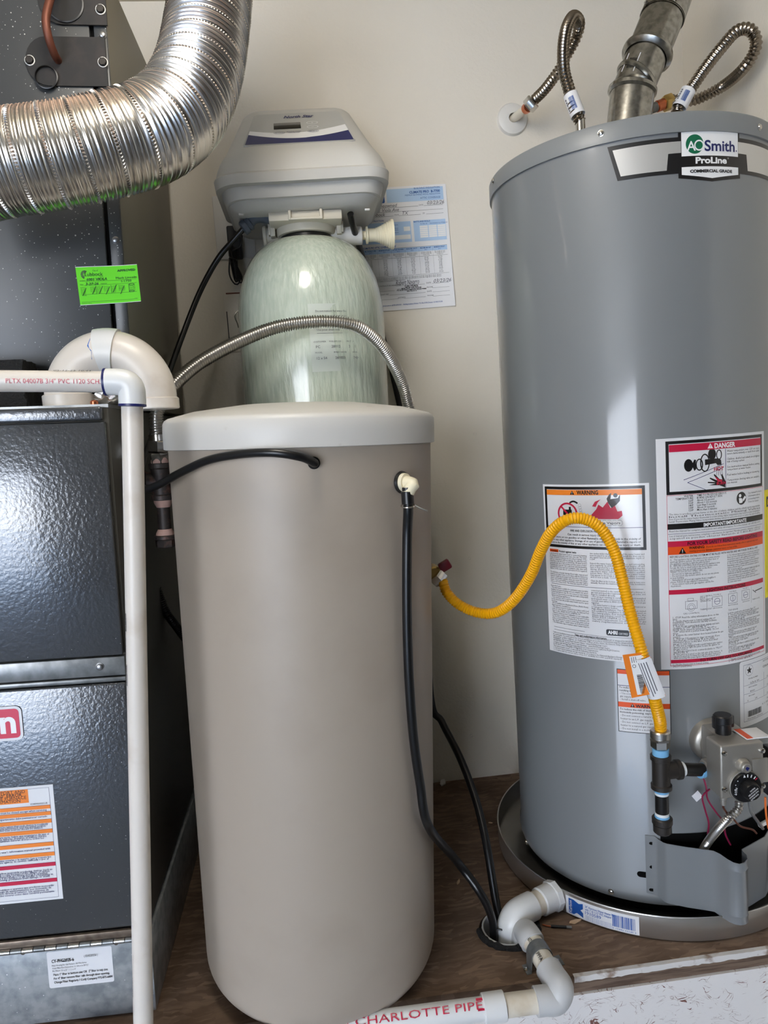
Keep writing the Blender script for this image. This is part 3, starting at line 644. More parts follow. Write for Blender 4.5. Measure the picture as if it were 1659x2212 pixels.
cv.para(['BEFORE LIGHTING: ENTIRE SYSTEM MUST BE FILLED WITH WATER AND AIR PURGED FROM ALL LINES'], X(.085), Z(.508), .0048, .01*ht, X(.80), bold=.01)
cA = ['A.   This appliance has a pilot which is lit by a piezo-electric', '      spark gas ignition system.  Do not open the inner door of', '      the appliance and try to light the pilot by hand.', 'B.   BEFORE LIGHTING smell all around the appliance area', '      for gas. Be sure to smell next to the floor because some', '      gas is heavier than air and will settle on the floor.', 'WHAT TO DO IF YOU SMELL GAS', '     -  Do not try to light any appliance.', '     -  Do not touch any electric switch; do not use any phone', '        in your building.', '     -  Immediately call your gas supplier from a neighbor\'s', '        phone. Follow the gas supplier\'s instructions.', '     -  If you cannot reach your gas supplier, call the fire', '        department.']
cB = ['C. Use only your hand to push in or turn the gas control knob.', '     Never use tools. If the knob will not push in or turn by hand,', '     do not try to repair it, call a qualified service technician. Force', '     or attempted repair may result in a fire or explosion.', 'D.  Do not use this appliance if any part has been underwater.', '     Immediately contact a qualified supplier or service agency to', '     replace a flooded water heater. Do not attempt to repair the', '     unit!  It must be replaced!', 'E.  DO NOT USE THIS APPLIANCE IF THERE HAS BEEN AN', '     IGNITION OF VAPORS. Immediately call a qualified', '     service technician to inspect the appliance. Water heaters', '     subjected to a flammable vapors ignition will show a', '     discoloration on the air intake grid and require replacement of', '     the entire water heater.']
cv.para(cA, X(.085), Z(.520), .0044, .0088*ht, None, sx=.80); cv.para(cB, X(.55), Z(.520), .0042, .0090*ht, None, sx=.72)
R_(.07, .648, .965, .668, 'print_red'); cv.text('LIGHTING INSTRUCTIONS', X(.55), Z(.665), .0075, 'print_black', 'C', .02, width=X(.36))
# valve and knob figures
gx = X(.24); cv.frame(gx-.010, Z(.735), gx+.010, Z(.700), .0005, 'print_grey'); cv.ring(gx, Z(.728), .0068, .0005, 'print_grey'); cv.ring(gx, Z(.728), .0042, .0005, 'print_grey'); cv.frame(gx-.006, Z(.700), gx+.004, Z(.688), .0005, 'print_grey')
for q, w_ in (('GAS CONTROL', .682), ('KNOB', .689), ('PIEZO IGNITOR', .697), ('GENERATOR', .704), ('THERMOSTAT', .740)): cv.text(q, X(.31), Z(w_+.004), .0036, 'print_grey', sx=.9, res=1)
cv.text('GAS CONTROL', X(.24), Z(.757), .0040, 'print_grey', 'C', res=1)
for q, uu in enumerate((.455, .60, .735)):
    c = (X(uu), Z(.712-.004*q)); cv.frame(c[0]-.0095, c[1]-.0085, c[0]+.0095, c[1]+.0085, .0005, 'print_grey'); cv.ring(c[0], c[1], .0055, .0006, 'print_navy'); cv.line((c[0]-.005, c[1]), (c[0]+.005, c[1]), .0006, 'print_navy') if q != 1 else cv.line((c[0], c[1]-.005), (c[0], c[1]+.005), .0006, 'print_navy')
    cv.text('FIGURE %s' % 'ABC'[q], c[0], c[1]+.0105, .0034, 'print_grey', 'C', res=1); cv.text(('OFF POSITION', 'PILOT POSITION', 'ON POSITION')[q], c[0], c[1]-.0125, .0034, 'print_grey', 'C', sx=.8, res=1)
R_(.365, .680, .367, .750, 'print_grey'); R_(.80, .672, .802, .745, 'print_grey')
cv.line(P2(.82, .690), P2(.86, .705), .0012, 'print_black'); cv.line(P2(.85, .697), P2(.95, .692), .0016, 'print_black'); cv.text('THERMOCOUPLE', X(.81), Z(.735), .0034, 'print_grey', sx=.8, res=1); cv.text('TOP KNOB', X(.60), Z(.762), .0040, 'print_grey', 'C', res=1)
cC = ['1.  STOP! Read the safety information above on this', '     label.', '2.  Set the thermostat to lowest setting (PILOT', '     LIGHTING). Turn thermostat dial fully clockwise', '     until it stops.', '3.  Push the gas control knob down slightly and turn', '     clockwise to "OFF". SEE FIGURE "A".', '     NOTE: Knob cannot be turned from "PILOT" to', '     "OFF" unless knob is pushed down slightly.  Do not', '     force.', '4.  Remove the outer burner door located below the gas', '     control.', '5.  Wait ten (10) minutes to clear out any gas. If you', '     then smell gas, STOP! Follow "B" in the safety', '     information above on this label.  If you don\'t smell', '     gas, go to next step.', '6.  This unit is equipped with a push button pilot ignitor,', '     which is used to light the pilot. Locate the ignitor on', '     the gas control.', '7.  Turn gas control knob counterclockwise to "PILOT".', '     SEE FIGURE "B".', '8.  The pilot is located on the left side of the burner.  It', '     can be located by looking through the glass view port', '     while pressing the piezo ignitor button several times.']
cD = ['    Look for a spark at the pilot location, Figure "D".', '9.  Once the pilot has been found, push the gas knob all', '    the way down.  Immediately press the pilot ignitor', '    button rapidly (4) to (5) times.  If the pilot will not light,', '    repeat step (3) through (8).', '10. Continue to hold the gas control knob down for about', '    one (1) minute after the pilot is lit. Release the gas', '    control knob and it will pop back up. Pilot should remain', '    lit. If it goes out, repeat step (3) through (8). It may take', '    several minutes for air to clear the lines before the pilot', '    will light.', '  - If knob does not pop up when released, stop and', '    immediately call your service technician or gas', '    supplier.', '  - If the pilot will not stay lit after several tries, turn the', '    gas control knob clockwise to "OFF" and call your', '    service technician or gas supplier.', '    SEE FIGURE "A".', '11. Once the pilot flame is established replace the outer', '    burner door.', '12. At arm\'s length away, turn gas control knob', '    counterclockwise to "ON".  SEE FIGURE "C".', '13. Set thermostat to desired setting.']
cv.para(cC, X(.095), Z(.773), .0044, .0078*ht, None, sx=.86); cv.para(cD, X(.55), Z(.775), .0044, .0079*ht, None, sx=.74)
R_(.075, .957, .97, .972, 'print_red'); cv.text('TO TURN OFF GAS TO APPLIANCE', X(.55), Z(.9715), .0070, 'print_black', 'C', .02, width=X(.50))
cv.para(['1.  Set the thermostat to lowest setting', '     (PILOT LIGHTING).'], X(.09), Z(.981), .0044, .009*ht, None, sx=.86); cv.para(['2.  Push gas control knob down slightly and turn clockwise', '     to "OFF". Do not force.  SEE FIGURE "A".'], X(.55), Z(.981), .0044, .009*ht, None, sx=.74)
cv.build(lb)

# --- small warning label behind the gas hose
lb, cv, wd, ht = heater_label('gas_warning_label', (1332, 1444), (1450, 1586), rad=.003, label='small white warning label with two orange bands')
X = lambda u: u*wd
Z = lambda v: ht*(1-v)
cv.frame(0, 0, wd, ht, .0011, 'print_black'); cv.rect(.0011, Z(.075), wd-.0011, Z(.01), 'print_deep_orange'); cv.rect(.0011, Z(.60), wd-.0011, Z(.52), 'print_deep_orange'); cv.rect(.001, Z(.262), wd-.001, Z(.254), 'print_navy')
cv.text('WARNING', X(.5), Z(.070), .0075, 'print_black', 'C', .03); tri_mark(cv, X(.285), Z(.59), .0065); cv.text('WARNING', X(.34), Z(.592), .0078, 'print_black', bold=.035)
cv.para(['To reduce the risk of property damage', 'resulting in'], X(.04), Z(.30), .0050, .0475*ht, None, bold=.012, sx=.9); cv.para(['- Use a new connector for the', '  gas supply.', '- Install a shut-off valve.'], X(.05), Z(.395), .0050, .047*ht, None, sx=.9)
cv.para(['To reduce the risk of death, carbon', 'monoxide poisoning, explosion:'], X(.04), Z(.645), .0050, .047*ht, None, bold=.012, sx=.95); cv.para(['- Do not connect a natural gas water', '  heater to an L.P. gas supply.', '- Do not connect an L.P. gas water', '  heater to a natural gas supply.', '- Do not install in a mobile home.'], X(.05), Z(.745), .0050, .0525*ht, None, sx=.93)
cv.build(lb)
# --- rating plate
lb, cv, wd, ht = heater_label('rating_plate', (1597, 1431), (1745, 1520), rad=.005, label='white rating plate with star certification mark')
X = lambda u: u*wd
Z = lambda v: ht*(1-v)
cv.frame(X(.05), Z(.92), X(.95), Z(.06), .0005, 'print_navy')
cv.ring(X(.135), Z(.155), .0100, .0004, 'print_grey', 1)
cv.poly([(X(.135)+(.0072 if k % 2 == 0 else .0030)*math.sin(k*PI/5), Z(.155)+(.0072 if k % 2 == 0 else .0030)*math.cos(k*PI/5)) for k in range(10)], 'print_black', 1)
cv.text('AUTOMATIC STORAGE WATER HEATER', X(.36), Z(.10), .0042, 'print_black', width=X(.5)); cv.text('CSA/ANSI Z21.10.1/CSA 4.1', X(.36), Z(.19), .0055, 'print_black', width=X(.48))
for k, (v, a) in enumerate(((.29, 'MODEL NUMBER'), (.42, 'INPUT RATING'), (.55, 'RECOVERY'))):
    cv.text(a, X(.12), Z(v), .0034, 'print_black', res=1); cv.rect(X(.05), Z(v+.085), X(.95), Z(v+.082), 'print_navy')
    for u in (.38, .52, .66): cv.rect(X(u), Z(v+.083), X(u+.003), Z(v-.03), 'print_navy')
cv.text('GCR-40 300', X(.14), Z(.362), .0050, res=1); cv.text('40', X(.44), Z(.362), .0050, res=1); cv.text('40000', X(.14), Z(.49), .0050, res=1); cv.text('41', X(.44), Z(.49), .0050, res=1); cv.text('150', X(.44), Z(.62), .0050, res=1); cv.text('6', X(.10), Z(.62), .005, res=1); cv.text('1/4', X(.22), Z(.62), .005, res=1)
cv.text('MADE IN MEXICO', X(.44), Z(.70), .0048, res=1); cv.text('A. O. SMITH CORPORATION', X(.34), Z(.755), .0048, res=1); cv.text('JUAREZ, MEXICO', X(.44), Z(.81), .0048, res=1)
cv.barcode(X(.11), Z(.86), X(.33), Z(.77), seed=4); cv.text('Model Number  GCR-40 300', X(.10), Z(.90), .0036, res=1)
cv.build(lb)
# --- yellow energy guide, mostly out of the frame
lb, cv, wd, ht = heater_label('energy_guide_label', (1651, 1059), (1740, 1270), 'label_yellow', label='yellow label with black heading')
cv.rect(.006, ht-.030, wd-.004, ht-.012, 'print_black'); cv.text('ENERGYGUIDE', .008, ht-.0255, .012, 'label_yellow', bold=.03, width=wd-.016); cv.rect(.006, .01, .0065, ht-.035, 'print_black'); cv.build(lb)

# --- gas control valve on the heater front (faces -Y)
YV = -0.712
XA, YN, ZA = V((1, 0, 0)), V((0, -1, 0)), V((0, 0, 1))
g0 = onY(1556, 1613, YV); g1 = onY(1651, 1716, YV)
gx0, gx1, gz1, gz0 = g0.x, g1.x, g0.z, g1.z; gcx, gcz = (gx0+gx1)/2, (gz0+gz1)/2; gw, gh = gx1-gx0, gz1-gz0
yfh = HY-HRAD
m = MB(); m.lathe([(0, -.01), (.037, -.01), (.037, .012), (.034, .016), (.028, .018), (.028, .03), (0, .03)], (gcx+.008, yfh, gcz+.006), (0, -1, 0), 36)
part('gas_valve_shank', m, M['alu_cast'], wh)
m = MB(); m.box((gcx+.006, (yfh-.022+YV+.045)/2, gcz), (gw-.016, abs(yfh-.022-YV-.045), gh+.004), .006)
IX = onY(1519, 1661, YV+.055).x; IZ = onY(1530, 1662, YV+.055).z
m.box((IX+.020, YV+.057, IZ), (.022, .030, .038), .004)
gv = part('gas_valve_body', m, M['alu_cast'], wh, 'cast aluminium gas control body')
m = MB(); m.box((gcx, YV+.021, gcz), (gw, .042, gh), .0035, seg=3); part('gas_valve_cover', m, M['alu_cast'], wh)
m = MB(); m.box((gcx+.004, YV+.0445, gcz), (gw-.004, .003, gh-.012)); part('cover_gasket', m, M['cavity'], wh)
gvc = part('inlet_collar', MB().hexnut((IX, YV+.055, IZ), (IX+.014, YV+.055, IZ), .0175, 8, .39), M['alu_cast'], wh)
for x, y in ((1564, 1627), (1646, 1621), (1565, 1705), (1647, 1697)):
    p = onY(x, y, YV); m = MB(); m.lathe([(0, -.001), (.0042, -.001), (.0044, .0012), (.0036, .0030), (.0016, .0036), (.0012, .0026), (0, .0026)], p, (0, -1, 0), 16); part('screw', m, M['chrome'], wh)
p = onY(1603, 1652, YV); m = MB(); m.lathe([(.0115, -.001), (.0105, .006), (.0088, .008), (.0080, .008), (.0078, .0125), (.0065, .0138), (0, .0138)], p, (0, -1, 0), 24)
ib = part('igniter_button', m, M['alu_cast'], wh)
cv = Canvas(planar(p+V((0, -.0138, 0)), XA, ZA), 0, .0002); cv.poly([(0, -.004), (.0035, .001), (-.001, .0035), (-.0035, .0005)], 'print_navy'); cv.build(ib)
m = MB(); q0 = onY(1640, 1640, YV); m.box((q0.x, YV-.0015, q0.z-.018), (.026, .003, .040), .001); part('dial_bracket', m, M['alu_cast'], wh)
dc = onY(1609, 1698, YV-.004)
m = MB(); m.lathe([(0, 0), (.0255, 0), (.0265, .002), (.0262, .005), (.025, .0055)], dc+V((0, .004, 0)), (0, -1, 0), 40); part('dial_rim', m, M['alu_cast'], wh)
m = MB(); m.lathe([(0, 0), (.0248, 0), (.0248, .004), (.0235, .006), (.0145, .0062), (.0142, .0062)], dc, (0, -1, 0), 40)
dial = part('thermostat_dial', m, M['black_plastic'], wh, 'black temperature dial with white marks')
m = MB(); prof = []
kn = 36; vs = []; fs = []
for h, r in ((.005, .0150), (.017, .0142), (.0195, .0125), (.0197, 0.0001)):
    for i in range(kn*2):
        rr = r*(1.0 if i % 2 else .95) if h < .018 else r; t = PI*i/kn; vs.append(dc+V((rr*math.cos(t)+.0012, -h, rr*math.sin(t)-.001)))
for k in range(3):
    for i in range(kn*2): j = (i+1) % (kn*2); fs.append((k*kn*2+i, k*kn*2+j, (k+1)*kn*2+j, (k+1)*kn*2+i))
m.add(vs, fs, False); knob = part('dial_knob', m, M['black_plastic'], dial)
cv = Canvas(planar(dc+V((0, -.0062, 0)), XA, ZA), 0, .0002)
for k, a in enumerate((205, 182, 160, 140)): cv.disc(.0205*math.cos(math.radians(a)), .0205*math.sin(math.radians(a)), .0010, 'print_white', 1, 10)
cv.poly([(-.0065, .0175), (-.0025, .0180), (-.0050, .0225)], 'print_white')
for a, cc in ((88, 'print_white'), (70, 'print_white'), (52, 'print_white'), (42, 'print_red')):
    r = math.radians(a); cv.line((.0175*math.cos(r), .0175*math.sin(r)), (.0222*math.cos(r), .0222*math.sin(r)), .0018, cc)
cv.text('LOW', -.0185, -.0085, .0050, 'print_white', rot=1.35, bold=.02)
cv.build(dial)
cv = Canvas(planar(dc+V((.0012, -.0197, -.001)), XA, ZA), 0, .0002)
for k, t in enumerate(('CAUTION:', 'RISK OF SCALDING', 'INCREASES WITH', 'HOTTER WATER')): cv.text(t, .0012*k*1.0-.001+.0, .0055-.0042*k-.001, .0030, 'print_white', 'C', .02, rot=.62, width=[.010, .019, .018, .0155][k])
cv.build(dial)
# top on/off/pilot knob
kc = onY(1562, 1590, YV+.045)
kz = onY(1562, 1584, YV+.045).z; kt = onY(1562, 1543, YV+.045).z
m = MB(); m.lathe([(0, -.022), (.0235, -.022), (.0225, -.008), (.0165, -.004), (.0165, .001), (0, .001)], (kc.x, kc.y, kz), (0, 0, 1), 10, smooth=False); part('knob_seat', m, M['alu_cast'], wh)
m = MB(); m.lathe([(0, 0), (.0125, 0), (.0125, (kt-kz)*.55), (.0150, (kt-kz)*.6), (.0150, kt-kz-.002), (.013, kt-kz), (0, kt-kz)], (kc.x, kc.y, kz), (0, 0, 1), 12, smooth=False)
m.box((kc.x, kc.y, (kz+kt)/2+.004), (.034, .010, (kt-kz)*.62), .002)
part('pilot_knob', m, M['black_plastic'], wh)
lp = onY(1622, 1598, YV+.03); m = MB(); m.box((lp.x, lp.y-.002, gz1+.0016), (.040, .036, .0022), .0006); tg = part('valve_tag', m, M['paper_white'], wh, 'small tan and red tag lying on top of the gas valve')
m = MB(); m.box((lp.x-.014, lp.y-.002, gz1+.0030), (.010, .036, .0006)); part('printed_band', m, M['print_deep_orange'], tg)
p = onY(1658, 1640, YV+.03); m = MB(); m.box((p.x+.006, p.y, p.z), (.012, .030, .040), .002); pb = onY(1656, 1710, YV+.03); m.box((pb.x+.006, pb.y, pb.z+.012), (.014, .020, .034), .002); part('igniter_plug', m, M['black_plastic'], wh)
# pilot fittings, tubes and wires going down behind the burner door
def hp(l): return pixpath(l)
YB = -0.655
p0 = onY(1562, 1718, YV+.03); m = MB(); m.rod(p0+V((0, 0, .006)), p0-V((0, 0, .006)), .0065, 12, .001); m.rod(p0-V((0, 0, .006)), p0-V((0, 0, .016)), .0045, 12); part('pilot_nut', m, M['alu_cast'], wh)
part('pilot_tube', hose([p0-V((0, 0, .014))]+hp([(1563, 1745, -.685), (1572, 1758, -.68), (1585, 1770, -.675), (1600, 1785, -.665), (1625, 1792, -.655), (1634, 1800, -.640)]), .0017, seg=8), M['copper_old'], wh)
part('gas_flex_tube', hose(hp([(1597, 1728, -.685), (1594, 1748, -.69), (1575, 1766, -.69), (1552, 1790, -.672), (1532, 1815, -.635), (1518, 1836, -.612)]), .0072, .0042, .12, 14), M['stainless'], wh)
part('igniter_tube', hose(hp([(1618, 1726, -.685), (1622, 1752, -.685), (1637, 1775, -.67), (1648, 1790, -.655)]), .0026, seg=8), M['galv_dark'], wh)
part('red_wire', hose(hp([(1518, 1675, -.640), (1526, 1702, -.640), (1528, 1725, -.65), (1545, 1752, -.655), (1562, 1775, -.65), (1567, 1802, -.64), (1578, 1825, -.63)]), .0015, seg=8), M['wire_red'], wh, 'dark red wire')
part('red_wire', hose(hp([(1533, 1705, -.642), (1522, 1714, -.645), (1517, 1724, -.645), (1524, 1752, -.645), (1531, 1778, -.64), (1529, 1802, -.632)]), .0015, seg=8), M['wire_red'], wh, 'dark red wire')
p = onY(1506, 1720, -.632); m = MB(); m.box((p.x, p.y, p.z), (.014, .001, .014), 0, (V((.8, 0, .6)), V((0, 1, 0)), V((-.6, 0, .8)))); part('wire_flag', m, M['paper_white'], wh)
part('orange_wire', hose(hp([(1653, 1722, -.69), (1654, 1750, -.69), (1657, 1775, -.68), (1660, 1790, -.66)]), .0016, seg=8), M['wire_orange'], wh)
p = onY(1649, 1779, -.655); m = MB(); m.box((p.x, p.y, p.z), (.018, .006, .006), .001, (V((.92, 0, .38)), V((0, 1, 0)), V((-.38, 0, .92)))); part('wire_connector', m, M['white_plastic'], wh)
# --- burner opening and outer burner door
aL, zDt = hpix(1393, 1803); _, zDb = hpix(1396, 1927)
m = MB(); n = 24; a0_, a1_ = aL+.10, aL+1.35; vs = []; fs = []
for i in range(n+1):
    a = a0_+(a1_-a0_)*i/n; vs += [HS(a, zDb+.004, .0012), HS(a, zDt+.006+.022*max(0, (i/n-.25)), .0012)]
for i in range(n): fs.append((2*i, 2*i+2, 2*i+3, 2*i+1))
m.add(vs, fs); part('burner_opening', m, M['cavity'], wh, 'dark burner opening')
m = MB(); prof = [(0.0, .0015), (.016, .002), (.021, .004), (.028, .014), (.034, .0175), (.060, .026), (.090, .0375), (.096, .041), (.102, .050), (.1065, .062), (.111, .070), (.117, .0745), (.124, .0745), (.130, .071), (.1335, .063), (.134, .052), (.136, .048), (.142, .046), (.19, .035), (.235, .0175), (.25, .003)]
rings = []
N = len(prof); vs = []; fs = []
for (s, off) in prof:
    a = aL+s/HRAD
    top = zDt-.004*(s > .02)-(.010 if .03 < s < .098 else 0)*0-.0
    bot = zDb-.006*min(1, s/.03)
    if .10 < s < .134: top -= .006*math.sin((s-.10)/.034*PI); bot -= .004
    vs += [HS(a, bot, off), HS(a, bot+.012, off), HS(a, bot+.0145, off+(.0012 if .104 < s < .134 else 0)), HS(a, bot+.017, off), HS(a, top-.017, off), HS(a, top-.0145, off+(.0012 if .104 < s < .134 else 0)), HS(a, top-.012, off), HS(a, top, off)]
    ia = max(off-.0014, .0009)
    vs += [HS(a, bot, ia), HS(a, top, ia)]
k = 10
for i in range(N-1):
    a = i*k; b = a+k
    for j in range(7): fs.append((a+j, b+j, b+j+1, a+j+1))
    fs += [(a+8, a+9, b+9, b+8), (a, a+8, b+8, b), (a+7, b+7, b+9, a+9)]
m.add(vs, fs); part('burner_door', m, M['heater_grey'], wh)
# slots in the jacket beside the burner door
for x0, x1, y in ((1376, 1396, 1887), (1402, 1409, 1820), (1403, 1408, 1871), (1402, 1411, 1920)):
    a_, z_ = hpix(x0, y); b_, _ = hpix(x1, y); hh = .0055 if x0 < 1380 else .0028
    off = .0004 if x0 < 1400 else .0022
    q = MB(); pts = []
    for i in range(9):
        t = PI/2+PI*i/8; pts.append((a_+(hh+hh*math.cos(t))/HRAD, z_+hh*math.sin(t)))
    pts += [(b_, z_-hh), (b_, z_+hh)]
    q.add([HS(a, z, off) for a, z in pts], [tuple(range(len(pts)))], False); part('slot', q, M['cavity'], wh)

# ================================================================ flue vent
flue = thing('flue_vent', 'galvanized metal flue pipe with crimped elbow rising from the heater top', 'vent pipe', (HX, HY, ZT+.012))
fr = .0395
fz = ZT+.012
c1 = V((HX, HY, fz)); c2 = onY(1366, 196, HY); c3 = onY(1398, 118, HY-.005); c4 = onY(1430, 40, HY+.01); c5 = onY(1470, -70, HY+.03)
m = MB(); m.lathe([(fr+.001, 0), (fr+.001, (c2-c1).length-.004)], c1, c2-c1, 48); part('base_collar', m, M['flue_metal'], flue)
m = MB(); d = (c2-c1).normalized(); m.lathe([(fr+.001, -.008), (fr+.0055, -.004), (fr+.0055, .002), (fr+.002, .006), (fr, .010)], c2, d+V((.10, 0, 0)), 48); part('elbow_bead', m, M['flue_metal'], flue)
mid = c2.lerp(c3, .5)
m = MB(); m.sweep([c2, c2.lerp(c3, .25), mid, c2.lerp(c3, .75), c3], [fr-.001, fr-.001, fr-.001, fr-.001, fr-.001], 48, False); part('elbow_gore', m, M['flue_metal'], flue)
m = MB(); dg = ((c3-c2).normalized()+V((.25, 0, -.55))).normalized(); m.lathe([(fr, -.006), (fr+.0045, -.003), (fr+.0048, .001), (fr+.001, .005)], c2.lerp(c3, .30), ((c3-c2).normalized()+V((.55, 0, .1))).normalized(), 48); part('elbow_bead', m, M['flue_metal'], flue)
m = MB(); d2 = (c4-c3).normalized(); m.lathe([(fr, -.010), (fr+.003, -.008), (fr+.0075, -.003), (fr+.0075, .002), (fr+.003, .007), (fr, .010)], c3, d2, 48); part('elbow_bead', m, M['flue_metal'], flue)
m = MB(); m.lathe([(fr, 0), (fr, (c4-c3).length)], c3, d2, 48); part('elbow_end', m, M['flue_metal'], flue)
m = MB(); d3 = (c5-c4).normalized(); m.lathe([(fr+.0015, -.002), (fr+.0015, (c5-c4).length)], c4, d3, 48)
up = part('upper_pipe', m, M['flue_metal'], flue)
m = MB(); m.lathe([(fr+.0018, -.0005), (fr+.0022, 0), (fr+.0018, .0006)], c4, d3, 48); part('pipe_seam', m, M['cavity'], flue)
vw = (CAM-c4); 
cmf = pipe_map(c4, d3, fr+.0016, vw)
def fscrew(p, n, r=.0034):
    q = MB(); q.hexnut(p, V(p)+V(n)*.004, r); return q
for u, v in ((.008, -.012), (.006, .046)):
    p = cmf(u, v, 0); part('screw', fscrew(p, (p-(c4+d3*u)).normalized()), M['chrome'], flue)
cv = Canvas(cmf, .004); cv.rrect(.002, -.0085+.010, .016, .0085+.010, .006, 'print_white', 1); cv.disc(.009, .0075, .0016, 'print_black', 2); cv.disc(.009, .0125, .0016, 'print_black', 2); cv.build(up)
cmg = pipe_map(c1, c2-c1, fr+.001, CAM-c1)
for u, v in ((.012, -.004), (.050, .018), (.022, .018)):
    p = cmg(u, v, 0); part('screw', fscrew(p, (p-(c1+(c2-c1).normalized()*u)).normalized()), M['steel_screw'], flue)
cme = pipe_map(c2.lerp(c3, .42), c3-c2, fr-.001, CAM-c2)
s_ = sheet(cme, -.014, .012, .020, .038, .0004, step=.004); ls = part('price_sticker', s_, M['label_white'], flue, 'white barcode sticker')
cv = Canvas(cme, .004); cv.barcode(-.008, .015, .010, .030, vert=True, seed=9); cv.build(ls)

# ================================================================ corrugated water connectors
esc = onY(1106, 259, 0)
e = solo('pipe_escutcheon', MB().lathe([(.0365, 0), (.0365, .003), (.034, .008), (.026, .0115), (.014, .013), (.011, .013)], esc, (0, -1, 0), 40), M['white_plastic'], 'round white plastic pipe flange against the back wall', 'pipe flange')
es = onY(1141, 231, -.085)
st = thing('cold_supply_stub', 'copper stub pipe coming out of the white wall flange', 'pipe', tuple(esc))
part('stub', MB().rod(esc+V((0, .0, 0)), es, .0095, 20), M['pvc_cream'], st); part('solder_ring', MB().rod(es-(es-esc).normalized()*.012, es+(es-esc).normalized()*.002, .0112, 20), M['copper'], st)
cn = thing('water_connector', 'corrugated steel water connector looping up from the white wall flange', 'water hose', tuple(es), 'corrugated water connectors')
d = (es-esc).normalized(); h0 = es+V((.014, -.012, .012))
ax = (h0-es).normalized()
part('nut', MB().hexnut(es-ax*.002, es+ax*.017, .0165), M['chrome'], cn)
endz = onY(1254, 284, -.338)
part('corrugated_tube', hose([es+ax*.014, es+ax*.022]+pixpath([(1177, 193, -.13), (1203, 158, -.17), (1226, 117, -.19), (1246, 78, -.205), (1251, 48, -.23), (1238, 36, -.26), (1224, 60, -.285), (1217, 100, -.30), (1218, 150, -.315), (1228, 190, -.325), (1240, 232, -.335)])+[endz+V((0, 0, .018))], .0118, .0074, .11, 18), M['stainless_dark'], cn)
part('nipple', MB().rod(endz-V((0, 0, .004)), endz+V((0, 0, .022)), .0092, 18), M['chrome'], cn)
def sleeve(parent, p0, p1, r, seed):
    a = V(p0); b = V(p1); f = pipe_map(a, b-a, r, CAM-a); L = (b-a).length
    q = MB(); q.lathe([(r-.0006, 0), (r, 0), (r, L), (r-.0006, L)], a, b-a, 24); o = part('paper_sleeve', q, M['paper_white'], parent, 'white paper sleeve with a blue barcode')
    c = Canvas(f, .003, .0003); c.barcode(L*.22, -.0055, L*.80, .0040, 'print_blue', vert=True, seed=seed)
    for k in range(5): c.rect(L*(.2+.12*k), -.0135, L*(.28+.12*k), -.0105, 'print_grey')
    c.build(o)
pp = pixpath([(1232, 205, -.328), (1249, 250, -.337)]); sleeve(cn, pp[0], pp[1], .0138, 3)
# right connector with shut-off valve
rz = onY(1462, 243, -.326)
hv = thing('hot_supply_valve', 'copper pipe with a red handled stop valve behind the flue pipe', 'valve', tuple(onY(1400, 236, -.17)))
a = onY(1392, 240, -.165); b = onY(1436, 224, -.165)
part('copper_pipe', MB().rod(a, b, .0100, 20).rod(a.lerp(b, .62), b, .0118, 20), M['copper'], hv); part('pipe_band', MB().rod(a.lerp(b, .30), a.lerp(b, .58), .0105, 20), M['galv_dark'], hv)
rh = onY(1408, 210, -.165); m = MB(); m.sweep([a.lerp(b, .2), a.lerp(b, .2).lerp(rh, .7), rh, onY(1416, 199, -.165)], [.002, .003, .006, .004], 10, ell=.4); part('handle', m, M['red_handle'], hv, 'red lever')
part('tee_leg', MB().rod(a, V((a.x, 0, a.z)), .0095, 16), M['copper'], hv)
cn2 = thing('water_connector', 'corrugated steel water connector looping beside the right wall above the heater', 'water hose', tuple(rz), 'corrugated water connectors')
ax2 = (b-a).normalized(); part('nut', MB().hexnut(b-ax2*.003, b+ax2*.018, .0168), M['brass'], cn2)
part('corrugated_tube', hose([b+ax2*.014, b+ax2*.025]+pixpath([(1500, 216, -.18), (1560, 187, -.22), (1607, 147, -.30), (1633, 100, -.335), (1622, 66, -.345), (1592, 67, -.345), (1556, 106, -.34), (1520, 152, -.335), (1490, 195, -.33)])+[rz+V((.006, 0, .020)), rz], .0118, .0074, .11, 18), M['stainless_dark'], cn2)
pp = pixpath([(1487, 195, -.33), (1467, 233, -.328)]); sleeve(cn2, pp[0], pp[1], .0142, 5)

# ================================================================ drain pan
pan = thing('drain_pan', 'round shallow aluminium drain pan under the water heater', 'drain pan', (HX, HY, 0))
m = MB(); m.lathe([(0, .0005), (.296, .0005), (.302, .002), (.305, .006), (.305, .045), (.3062, .0462), (.3055, .0475), (.3035, .0470), (.3030, .0455), (.3030, .006), (.299, .0030), (0, .0028)], (HX, HY, 0), seg=128)
part('pan_body', m, M['alu_pan'], pan)
RP = .305
pa = lambda x, y: onC(x, y, HX, HY, RP)
q0 = pa(1222, 1935); q1 = pa(1381, 2003)
ta = math.atan2(q0.y-HY, q0.x-HX); tb = math.atan2(q1.y-HY, q1.x-HX)
pm = lambda u, v, h: V((HX+(RP+h)*math.cos(ta+u/RP), HY+(RP+h)*math.sin(ta+u/RP), .004+v))
pw = (tb-ta)*RP; ph = .036
o = part('maker_label', sheet(pm, 0, .002, pw, ph, .0004), M['label_white'], pan, 'white and blue label with a barcode'); cv = Canvas(pm, .006)
cv.poly([(.006, .005), (.016, .005), (.022, .010), (.034, .005), (.034, .014), (.029, .018), (.034, .022), (.034, .032), (.026, .029), (.016, .033), (.006, .033)], 'print_blue', 1)
cv.text('Karlson', .0125, .007, .0080, 'print_white', rot=PI/2, width=.023)
cv.text('24" Aluminum Water Heater Pan', .038, .0275, .0058, 'print_blue', bold=.01, width=pw*.40); cv.text('with 1" & 1-1/2" PVC Adapter', .038, .0222, .0058, 'print_blue', bold=.01, width=pw*.36)
